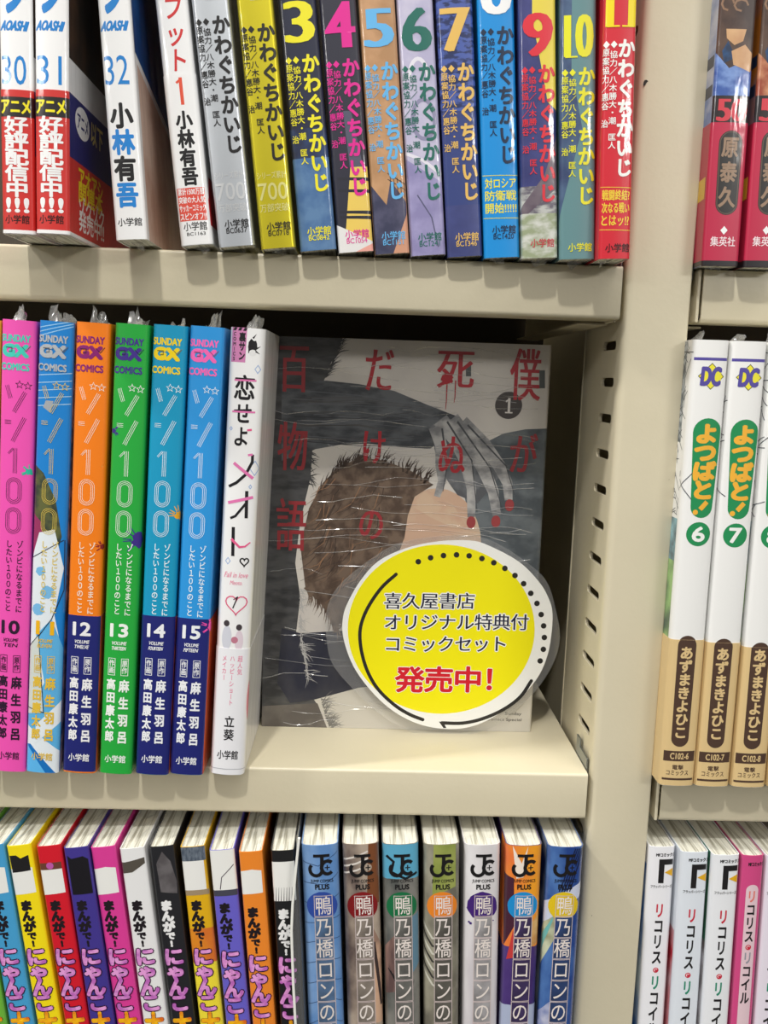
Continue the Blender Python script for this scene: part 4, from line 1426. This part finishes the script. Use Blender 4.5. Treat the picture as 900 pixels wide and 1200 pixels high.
# ------------------------------------------------------------------ right bay, middle shelf: white comics with tan bands
G_RM = 'white comics with tan bands'
tanc, brn, grn, gold = ink((216, 188, 136), 'gloss'), ink((78, 58, 48), 'gloss'), ink((36, 140, 84), 'gloss'), ink((240, 178, 60), 'gloss')
for i, (x, num, yo) in enumerate(((35.0, '6', 0), (50.0, '7', 1.5), (65.4, '8', 3), (80.9, '9', 5))):
    b = Book(x, 0, -9.8, -.25, 14.4, .1835, .128, r=.0022, bulge=.0005)
    a, V0 = b.art, b.V
    V = lambda y: V0(y + yo)
    pur, yel = ink((86, 76, 156), 'gloss'), ink((236, 226, 60), 'gloss')
    a.band(V(422.5), V(419), pur, 1, -b.w / 2 + .0006, b.w / 2)
    cu, cv = .6e-3, V(441)
    s_ = .0052
    a.poly([(cu - s_, cv), (cu, cv - s_), (cu + s_, cv), (cu, cv + s_)], ink((70, 66, 40), 'gloss'), 1)
    s_ = .0048
    a.poly([(cu - s_, cv), (cu, cv - s_), (cu + s_, cv), (cu, cv + s_)], yel, 2)
    a.htext('DC', cu - 3.7e-3, cu + 3.7e-3, cv, .0068, pur, 3, .06, shear=.05)
    a.poly([(cu + 2.0e-3, cv + .0016), (cu + 4.0e-3, cv + .0016), (cu + 4.0e-3, cv - .0016), (cu + 2.0e-3, cv - .0016)], yel, 2)
    a.capsule(.9e-3, V(490), V(607), 11.4e-3, 8.8e-3, grn, 1)
    for ch, q in zip('よつばと', (508.5, 530.5, 552.5, 574.5)):
        a.char(ch, .7e-3, V(q), 9.4e-3, 8.2e-3, gold, 2, .065)
    a.stroke([(2.9e-3, V(588)), (.3e-3, V(597))], 1.9e-3, gold, 2)
    a.disc(-1.5e-3, V(600.5), 1.05e-3, gold, 2)
    a.disc(.5e-3, V(626), 4.9e-3, grn, 1)
    a.htext(num, -1.9e-3, 2.9e-3, V(626), .0058, ink((240, 242, 238), 'gloss'), 2, .04)
    # line drawing on the side cover (plain criss-cross and patches)
    sk = ink((70, 76, 84), 'gloss')
    rnd = random.Random(40 + i)
    a.band(0, V(660), ink((150, 190, 120), 'gloss', (60, 80, 76), 50), 1, -9, -b.k - .001)
    a.band(V(660), V(610), ink((150, 200, 214), 'gloss', (70, 82, 88), 70), 1, -9, -b.k - .001)
    for q in range(110):
        v = rnd.uniform(V(610), V(400))
        u = -b.k - rnd.uniform(.0005, .02)
        a.stroke([(u, v), (u - rnd.uniform(-.008, .012), v + rnd.uniform(-.008, .008))], .35e-3, sk, 2)
    a.band(V(520), V(400), ink((180, 186, 190), 'gloss', (90, 100, 108), 200), 1, -9, -b.k - .004)
    for q in range(4):
        v = rnd.uniform(V(720), V(450))
        a.poly([(b.k + .001, v), (b.k + .02, v), (b.k + .02, v + .006), (b.k + .001, v + .006)], ink((120, 130, 130), 'gloss', (200, 206, 200), 100), 1)
    b.band = V(750 + (0, 2, 6, 8)[i])
    o = b.band_art
    a.capsule(-.4e-3, V(745 + (0, 2, 5, 7)[i]), V(870), 7.6e-3, 7.2e-3, brn, 1)
    o.capsule(-.4e-3, V(746), V(875), 7.6e-3, 7.2e-3, brn, 1)
    o.vtext('あずまきよひこ', -.45e-3, V(757.5), V(866), 5.6e-3, tanc, 2, .04, fill=1.0)
    o.band(V(892), V(880), brn, 1, -6.6e-3, b.w / 2 - .0006)
    o.htext('C102-' + num, -3.9e-3, 3.8e-3, V(886), .0026, tanc, 2, .03)
    o.htext('電撃', -2.7e-3, 1.9e-3, V(899), .0021, brn, 1, .02)
    o.htext('コミックス', -5.0e-3, 4.2e-3, V(905.5), .0022, brn, 1, .02)
    o.band(V(914.2), V(911.8), brn, 1, -6.6e-3, b.w / 2 - .0006)
    b.make(ink((236, 236, 234), 'gloss'), ('white comic with green number 6 circle and tan band, next to the post',
                                          'white comic with green number 7 circle and tan band',
                                          'white comic with tan band marked C102-8, cut by the right photo edge',
                                          'tan comic band just visible at the lower right photo edge beside the C102-8 comic')[i], G_RM, tanc)
    b.film_tufts(True, 1, .004, 80 + i)

# ------------------------------------------------------------------ bottom left: comics in many colours with purple lettering
Z3 = -PITCHZ
G_LOW = 'comics with purple outlined lettering on the bottom shelf'
CATS = [  # x of spine middle at the top (mm), y, lean, colour, hair patch, label
    (-249.1, -12.4, -7.3, (70, 158, 208), (226, 216, 196), 'light blue comic with purple lettering, at the bottom left photo edge'),
    (-238.2, -11.7, -7.6, (246, 222, 22), (30, 28, 30), 'bright yellow comic with purple lettering and a black and white patch'),
    (-225.8, -11.9, -7.2, (212, 26, 44), (212, 26, 44), 'red comic with purple lettering and a brown strap patch'),
    (-214.3, -13.0, -7.0, (66, 54, 142), (24, 22, 28), 'indigo comic with purple lettering and a black patch'),
    (-203.5, -12.1, -7.1, (218, 62, 150), None, 'magenta pink comic with purple lettering and a white patch'),
    (-191.3, -12.9, -6.7, (232, 232, 232), (84, 78, 70), 'white comic with purple lettering and a grey brown band patch'),
    (-179.5, -11.1, -6.4, (36, 36, 40), (104, 100, 102), 'black comic with white and purple lettering and a grey patch'),
    (-166.7, -11.1, -5.9, (226, 176, 24), (84, 94, 108), 'golden yellow and orange comic with purple lettering and a grey blue top'),
    (-154.2, -13.4, -5.4, (104, 96, 200), (232, 232, 232), 'periwinkle blue comic with purple lettering and a white top'),
    (-142.1, -14.6, -4.8, (236, 136, 44), None, 'orange comic with purple lettering and a white patch'),
    (-129.0, -13.6, -3.8, (30, 30, 32), (220, 220, 220), 'black comic with a white patch, pressed against the clear divider'),
]
hal = ink((46, 16, 48), 'film')
pkm = ink((232, 160, 220), 'film', (190, 104, 188), 260)
goldm = ink((250, 190, 20), 'film', (226, 110, 30), 150, (1, 1, 1.6))
def cat_x(xt, lean):
    return xt - math.tan(math.radians(lean)) * 182
xg = cat_x(-260.5, -7.3)
CATS.insert(0, (-260.4, -12.5, -7.2, (110, 180, 60), (226, 226, 220), 'green comic, only a sliver at the bottom left photo corner'))
for i, (xt, y, ln, colr, hair, lab) in enumerate(CATS):
    b = Book(cat_x(xt, ln), Z3, y, ln, 9.7 if i > 9 else 10.2, .1815, .112, r=.0010, bulge=.0003)
    a, V = b.art, b.V
    H = b.w / 2
    wp = ink_t((236, 236, 232))
    if i in (1, 2, 3, 5, 10):
        yy = {10: 1021}.get(i, 1018)
        a.poly([(-H, V(1048)), (H * .8, V(1047)), (H * .8, V(yy)), (0, V(yy - 2)), (-H, V(yy))], wp, 1)
    if i == 11:
        a.poly([(-H, V(1056)), (H, V(1056)), (H, V(1010)), (-H, V(1010))], wp, 1)
        for q in range(9):
            a.stroke([(-H + q * 1.1e-3, V(1056)), (-H + q * 1.1e-3 + .4e-3, V(1040))], .3e-3, hal, 2, wend=.1e-3)
    if i == 2:
        a.poly([(-4.2e-3, V(1022)), (3.4e-3, V(1021)), (3.4e-3, V(1003)), (0, V(1006)), (-1.6e-3, V(1002)), (-4.4e-3, V(1002))], ink_t(hair), 2)
    if i == 3:
        a.band(V(1019), V(1011), ink_t((108, 62, 50)), 2, -H, H * .8)
        a.disc(-.6e-3, V(1014.5), 1.5e-3, ink_t((190, 90, 170)), 3)
    if i == 4:
        a.poly([(-4e-3, V(1048)), (4.4e-3, V(1048)), (4.4e-3, V(1008)), (2.4e-3, V(1004)), (-2.4e-3, V(1006)), (-4e-3, V(1002))], ink((24, 22, 28), 'film'), 2)
    if i == 6:
        a.poly([(-H, V(1023)), (-1e-3, V(1022)), (4.6e-3, V(1013)), (4.6e-3, V(1006)), (-3.6e-3, V(1010)), (-H, V(1010))], ink_t(hair), 2)
    if i == 7:
        a.poly([(-2.5e-3, V(1045)), (-3e-3, V(1012)), (0, V(998)), (3e-3, V(1010)), (4.6e-3, V(1034)), (4.2e-3, V(1048))], ink((104, 100, 102), 'film', (84, 80, 82), 150), 2)
    if i == 8:
        a.band(0, V(1120), ink((240, 220, 60), 'film'), 1)
        a.band(V(1128), V(1088), ink((214, 112, 44), 'film', (224, 140, 36), 50), 1)
        a.poly([(-H, V(1046)), (H * .8, V(1046)), (H * .8, V(1004)), (-H, V(1004))], wp, 1)
        a.band(V(1009), .2, ink((74, 84, 98), 'film', (110, 120, 132), 300, (3, 1, 1)), 2, -H, H)
        a.band(V(1049), V(1043), ink((160, 140, 110), 'film'), 2, -H, H)
    if i == 9:
        a.band(V(1044), .2, wp, 1, -b.k, b.k)
        a.band(V(1050), V(1043), ink_t((70, 70, 84)), 1, -H, H)
        a.stroke([(-2e-3, V(1042)), (-1e-3, V(1028)), (3e-3, V(1018)), (4.4e-3, V(1014))], .35e-3, hal, 2)
    if i == 12 - 1:
        pass
    tm = ink_t((236, 236, 236)) if colr[0] < 40 else ink_t((30, 24, 30))
    dy = {9: 3, 10: 8, 11: 10}.get(i, 0)
    a.vtext('まんが', -1.0e-3, V(1055 + dy), V(1092 + dy), 5.2e-3, tm, 2, .085)
    a.vtext('で!', -.7e-3, V(1092 + dy), V(1110 + dy), 3.9e-3, tm, 2, .08)
    a.vtext('にゃんこ', -.5e-3, V(1112 + dy), V(1184 + dy), 8.6e-3, pkm, 4, .055, fill=1.2, halo=(hal, .95e-3))
    a.vtext('大戦争', -.3e-3, V(1185 + dy), V(1272 + dy), 8.0e-3, goldm, 4, .06, fill=.92, halo=(hal, .7e-3))
    b.make(ink_t(colr), lab, G_LOW)
    b.film_top(100 + i)

# ------------------------------------------------------------------ clear bent divider
mb = MB()
pts_px = [(349.5, 950), (348.8, 983), (345, 1020), (341.3, 1061), (340, 1092), (342, 1150), (345.5, 1215), (349, 1290)]
prev = None
front = []
for x, y in pts_px:
    d = ray(x, y)
    q = CAM + d * ((-0.0175 - CAM.y) / d.y)
    front.append((q.x, q.z))
front = [(front[0][0], -0.0225)] + [f for f in front if f[1] < -0.0235]
zend = -PITCHZ + 0.0003
t_ = (zend - front[-1][1]) / (front[-1][1] - front[-2][1])
front.append((front[-1][0] + (front[-1][0] - front[-2][0]) * t_, zend))
th = 0.0010
root = empty('shelf_divider', (front[-1][0], -0.0175, zend))
tag(root, 'bent clear plastic divider with a bright white edge between the two groups of bottom comics', 'divider')
ox, oy, oz = root.location
n = len(front)
mb = MB()
vs = []
for (x, z) in front:
    for dx, y in ((0, -0.0175), (th, -0.0175), (th, -0.0160), (0, -0.0160)):
        vs.append((x + dx - ox, y - oy, z - oz))
fs = [[i * 4 + j, i * 4 + (j + 1) % 4, (i + 1) * 4 + (j + 1) % 4, (i + 1) * 4 + j] for i in range(n - 1) for j in range(4)] + [[0, 1, 2, 3], [n * 4 - 4, n * 4 - 3, n * 4 - 2, n * 4 - 1]]
mb.add(vs, fs, ACRYL_EDGE)
tag(mb.build('edge', root), 'bright white front edge')
mb = MB()
vs = []
for (x, z) in front:
    # the sheet runs from the edge back to the gap between the books
    gx_ = -0.1225 + (z + 0.03) * -0.0611
    for xx, y in ((x + th * .5, -0.0160), (gx_ - .0004, -0.0150), (gx_, -0.0138), (gx_ + .0002, 0.03), (gx_ + .0002, 0.09)):
        vs.append((xx - ox, y - oy, z - oz))
fs = [[i * 5 + j, i * 5 + j + 1, (i + 1) * 5 + j + 1, (i + 1) * 5 + j] for i in range(n - 1) for j in range(4)]
mb.add(vs, fs, ACRYL)
tag(mb.build('clear_sheet', root, True), 'transparent plastic sheet')

# ------------------------------------------------------------------ bottom row right of the divider: thick comics
G_JC = 'thick comics with boxed vertical titles on the bottom shelf'
JCS = [
    (-113.6, -12.8, -3.2, (96, 140, 196), (130, 166, 212), (46, 76, 160), 'thick light blue comic with dark blue disc, right of the clear divider'),
    (-96.6, -11.5, -3.1, (176, 160, 144), (96, 82, 78), (130, 24, 28), 'thick grey brown comic with a dark red disc on its spine'),
    (-79.9, -11.0, -2.8, (130, 128, 122), (80, 84, 82), (24, 110, 66), 'thick grey comic with pale blue top and a green disc'),
    (-62.5, -10.6, -2.3, (110, 106, 94), (160, 156, 138), (230, 132, 40), 'thick olive grey comic with an orange disc on its spine'),
    (-45.2, -10.2, -1.9, (216, 212, 214), (232, 230, 232), (66, 34, 116), 'thick white comic with a violet disc on its spine'),
    (-27.5, -10.1, -1.0, (62, 40, 104), (80, 58, 124), (28, 140, 206), 'thick orange and purple comic with a blue disc'),
    (-9.9, -10.5, -.3, (34, 66, 136), (80, 120, 180), (222, 190, 28), 'thick blue comic with a yellow disc, beside the post foot'),
]
for i, (xt, y, ln, c1, c2, dc, lab) in enumerate(JCS):
    b = Book(cat_x(xt, ln), Z3, y, ln, 15.2, .1835, .112, r=.0026, bulge=.0006)
    a, V = b.art, b.V
    H = b.w / 2
    base = ink(c1, 'film', c2, 70, (1, 1, .6))
    blk = ink_t((24, 22, 24))
    if i == 0:
        for q in range(9):
            a.stroke([(-H, V(1010 + q * 24)), (random.uniform(-3, 3) * 1e-3, V(1015 + q * 22)), (H, V(1000 + q * 25))], .3e-3, ink_t((50, 76, 116)), 1)
    if i == 1:
        a.poly([(2e-3, V(1060)), (H, V(1060)), (H, .2), (4e-3, .2)], ink_t((122, 72, 42)), 1)
        a.poly([(3e-3, V(1200)), (H + .002, V(1200)), (H + .002, V(1120)), (4e-3, V(1085))], ink((206, 168, 140), 'film', (150, 120, 104), 60), 1)
        for q in (1000, 1008, 1016):
            a.stroke([(-H, V(q + 8)), (-2e-3, V(q + 4)), (3e-3, V(q - 2))], .8e-3, ink_t((220, 212, 204)), 2)
        a.stroke([(4.5e-3, V(1105)), (H, V(1180))], 1.4e-3, ink_t((60, 48, 46)), 2)
    if i == 2:
        a.band(V(1030), .2, ink((92, 168, 200), 'film'), 1, -b.k, b.k)
        a.stroke([(-6e-3, V(1003)), (-3e-3, V(1010)), (-4e-3, V(1022)), (2e-3, V(1030)), (7e-3, V(1024))], 1.1e-3, ink_t((24, 28, 32)), 2)
        a.poly([(-H, V(1110)), (-1e-3, V(1090)), (1e-3, V(1160)), (-H, V(1165))], ink((150, 118, 108), 'film', (96, 74, 72), 90, (3, 1, .4)), 1)
        a.poly([(2e-3, V(1080)), (H, V(1070)), (H, V(1130)), (2e-3, V(1150))], ink_t((96, 130, 150)), 1)
        for q in range(10):
            a.stroke([(-6e-3 + q * 1e-3, V(1135 + q * 3)), (-3e-3 + q * .9e-3, V(1150 + (q % 3) * 6)), (3e-3, V(1148 + q * 3))], .4e-3, ink_t((30, 30, 32)), 1)
    if i == 3:
        a.poly([(-4e-3, V(1050)), (6e-3, V(1040)), (6e-3, .2), (-3e-3, .2)], ink((130, 144, 66), 'film', (156, 164, 88), 60), 1)
        for q in range(7):
            a.stroke([(-H - .001, V(1080 + q * 9)), (-4e-3, V(1100 + q * 9)), (4e-3, V(1098 + q * 12))], .8e-3, ink_t(((206, 204, 190), (60, 58, 54))[q % 2]), 1)
    if i == 4:
        a.band(0, V(1085), ink((196, 190, 196), 'film', (222, 218, 220), 50, (2, 1, .3)), 1, -b.k, b.k)
    if i == 5:
        a.band(V(1110), .2, ink((240, 160, 40), 'film', (232, 120, 60), 40), 1, -b.k - .01, b.k)
        a.poly([(-5e-3, V(992)), (-3e-3, V(1030)), (0, V(1028)), (1.5e-3, V(992)), (-1e-3, V(1012))], ink_t((238, 226, 214)), 2)
        a.poly([(-H, V(1110)), (-3e-3, V(1085)), (-4e-3, V(1030)), (-H - .002, V(1024))], ink_t((70, 34, 52)), 2)
        a.poly([(-1e-3, V(1120)), (H, V(1105)), (H, V(1072)), (1e-3, V(1092))], ink((222, 182, 120), 'film', (196, 140, 80), 80), 2)
        a.band(0, V(1178), ink((170, 180, 206), 'film'), 2, -b.k, b.k)
        a.poly([(-6e-3, V(1125)), (-3.5e-3, V(1090)), (-2e-3, V(1122))], ink_t((196, 60, 60)), 3)
    if i == 6:
        a.poly([(-b.k - .004, V(1110)), (-4e-3, V(1060)), (-2e-3, V(1096)), (-b.k, V(1135))], ink((200, 206, 176), 'film', (150, 150, 120), 90), 1)
        a.poly([(-b.k, V(1060)), (b.k, V(1032)), (b.k, V(1048)), (-b.k, V(1085))], ink_t((200, 206, 226)), 1)
        a.poly([(-b.k, V(1100)), (-4e-3, V(1075)), (-4e-3, V(1080)), (-b.k, V(1120))], ink_t((110, 180, 176)), 2)
        a.poly([(-b.k, 0), (H, 0), (0, V(1165)), (-b.k, V(1190))], ink((206, 206, 222), 'film', (90, 110, 170), 60), 1)
        for q in range(5):
            a.stroke([(4e-3 + q * .9e-3, V(995)), (-2e-3 + q * 1.1e-3, V(1045))], .5e-3, ink_t((20, 26, 60)), 4)
    # publisher's round mark
    u0, wv = .4e-3, .8e-3
    yv = lambda q: V(q)
    sc = V(1002) - V(1028)
    a.stroke([(u0 - 3.2e-3, yv(1003)), (u0 + 3.6e-3, yv(1003))], sc * .13, blk, 5)
    a.stroke([(u0 + .4e-3, yv(1003)), (u0 + .3e-3, yv(1020))] + [(u0 - 2.2e-3 + 2.5e-3 * math.cos(t), yv(1020) + sc * .24 * math.sin(t)) for t in [-.3 - .4 * k for k in range(8)]], sc * .15, blk, 5)
    a.stroke([(u0 - 2.2e-3 + 2.6e-3 * math.cos(t), yv(1019) + sc * .27 * math.sin(t)) for t in [math.pi * (.75 + .1 * k) for k in range(5)]], sc * .14, blk, 5)
    cu, cv = u0 + 2.6e-3, yv(1017)
    a.stroke([(cu + 2.5e-3 * math.cos(t), cv + 2.9e-3 * math.sin(t)) for t in [math.pi * (.25 + .125 * k) for k in range(13)]], sc * .15, blk, 5)
    a.disc(cu - .1e-3, cv, 1.6e-3, base if i not in (2, 3, 5) else ink(((92, 168, 200), (140, 150, 76), (240, 160, 40))[(2, 3, 5).index(i)], 'film'), 6)
    a.stroke([(cu - 1.2e-3, cv), (cu + 1.0e-3, cv)], .5e-3, blk, 7)
    a.stroke([(cu - .1e-3, cv - 1.2e-3), (cu - .1e-3, cv + 1.2e-3)], .5e-3, blk, 7)
    a.htext('JUMP COMICS', u0 - 4.6e-3, u0 + 4.8e-3, V(1033), .0018, blk, 5, .02)
    a.htext('PLUS', u0 - 2.8e-3, u0 + 3.0e-3, V(1039.5), .0022, blk, 5, .05)
    # disc and boxed title
    a.disc(.2e-3, V(1062), 6.5e-3, ink(dc, 'film'), 3, n=36, jag=.04 if i == 4 else .012)
    if i == 4:
        for q in range(14):
            a.disc(random.uniform(-6e-3, 6e-3), V(random.uniform(1078, 1088)), random.uniform(.2e-3, .7e-3), ink(dc, 'film'), 2, n=8)
    ln_ = ink_t((232, 222, 216))
    cell = ink(tuple(int(q * .5 + 22) for q in c1), 'film', tuple(int(q * .66 + 26) for q in c1), 90)
    uc, hw = .7e-3, 3.75e-3
    ch_t = '鴨乃橋ロンの禁断推理'
    pitch = 24.9
    for k, ch in enumerate(ch_t[:8]):
        y0, y1 = 1050 + pitch * k, 1050 + pitch * (k + 1) - 1.2
        q = [(uc - hw, V(y0)), (uc + hw, V(y0)), (uc + hw, V(y1)), (uc - hw, V(y1))]
        if k:
            a.poly(q[::-1], cell, 4)
        a.stroke(q, .28e-3, ink_t((204, 188, 186)), 5, True)
        a.char(ch, uc, V((y0 + y1) / 2), 7.2e-3, (V(y0) - V(y1)) * .98, ln_, 6, .004)
    if i in (3,):
        a.band(0, .2, ink((60, 58, 52), 'film'), 1, -9, -b.k - .001)
    if i == 6:
        a.band(0, .2, ink((26, 48, 104), 'film', (180, 190, 200), 30), 1, -9, -b.k - .001)
    b.make(base, lab, G_JC)
    b.film_top(200 + i)

# ------------------------------------------------------------------ bottom right
G_RB = 'comics with a yellow triangle mark on the bottom right shelf'
FS = [
    (34.1, -2.0, -1.1, 11.8, 0, (236, 236, 240), 'white comic with yellow triangle mark, right against the post'),
    (46.9, -6.0, -1.15, 12.4, 6, (222, 228, 236), 'white comic with yellow triangle mark and red side, second from the post'),
    (59.65, -8.0, -1.4, 12.2, 7.5, (232, 234, 238), 'white comic with yellow triangle mark and green side, third from the post'),
    (71.3, -8.0, -1.5, 10.0, 6, (206, 74, 130), 'rose pink comic with a pale capsule title on the bottom right shelf'),
    (82.4, -8.0, -1.5, 11.4, 8, (228, 220, 232), 'pale comic with purple side at the lower right photo corner'),
]
for i, (xt, y, ln, wd, dy, colr, lab) in enumerate(FS):
    b = Book(cat_x(xt, ln), Z3, y, ln, wd - .4, .1798, .128, r=.0016, bulge=.0004)
    a, V0 = b.art, b.V
    V = lambda q: V0(q + dy)
    blk, rdm, gnm, yel = ink_t((30, 28, 30)), ink_t((200, 44, 66)), ink_t((40, 140, 110)), ink_t((226, 172, 28))
    side = (((40, 110, 190), 'film', (200, 214, 224), 30), ((190, 36, 56), 'film', (214, 214, 220), 20), ((24, 140, 104), 'film', (90, 70, 60), 14), ((206, 74, 130), 'film', (200, 90, 120), 20),
            ((98, 66, 176), 'film', (110, 80, 190), 20))[i]
    if i in (0, 1, 2, 4):
        top = (1016, 1095, 990, 1092)[(0, 1, 2, 4).index(i)]
        a.band(0, V0(top), ink(*side), 1, -9, -b.k - .001)
    if i == 2:
        a.band(0, V0(1108), ink((226, 222, 226), 'film', (90, 70, 60), 40), 2, -9, -b.k - .001)
    if i != 3:
        a.htext('MFコミックス', -2.6e-3, b.w / 2 + .0002, V(1002), .0016, blk, 2, .06)
        a.poly([(-1.2e-3, V(1035)), (1.2e-3, V(1035)), (1.2e-3, V(1013.5)), (b.w / 2 - .0007, V(1013.5)), (b.w / 2 - .0007, V(1007)), (-1.2e-3, V(1007))], blk, 2)
        a.poly([(1.4e-3, V(1022.5)), (b.w / 2 - .0005, V(1027.5)), (b.w / 2 - .0005, V(1017.5))], yel, 2)
        a.htext('フラッパーシリーズ', -4.2e-3, b.w / 2 - .0006, V(1039), .0014, blk, 2, .03)
        txt, cols, y0, p, u0 = 'リコリス・リコイル', [rdm, blk, blk, blk, rdm, gnm, blk, blk, blk], 1058, 18.3, .2e-3
        wd_ = 4.6e-3
    else:
        a.htext('MFコミックス', -2.0e-3, b.w / 2, V(1007), .0018, blk, 2, .06)
        a.capsule(.4e-3, V(1031), V(1215), 5.4e-3, 5.4e-3, ink((226, 198, 206), 'film'), 1)
        txt, cols, y0, p, u0 = 'リコリス・リコイル', [ink_t((226, 120, 110)), blk, blk, blk, rdm, ink_t((150, 150, 160)), blk, blk, blk], 1037, 15.6, .3e-3
        wd_ = 4.2e-3
    yy = y0
    for ch, cm in zip(txt, cols):
        st = p * (.62 if ch == '・' else 1)
        if ch == '・':
            u_, v_ = u0, V(yy + st / 2)
            a.disc(u_, v_, .00125, rdm, 2)
            a.stroke([(u_ + .0007 * math.cos(t), v_ + .0007 * math.sin(t)) for t in (0.5, 1.4, 2.3, 3.2, 4.1)], .3e-3, ink_t((240, 220, 224)), 3)
        else:
            a.char(ch, u0, V(yy + st / 2), wd_, (V(yy) - V(yy + st)) * .98, cm, 2, .035)
        yy += st
    b.make(ink_t(colr), lab, G_RB)
    b.film_top(300 + i)
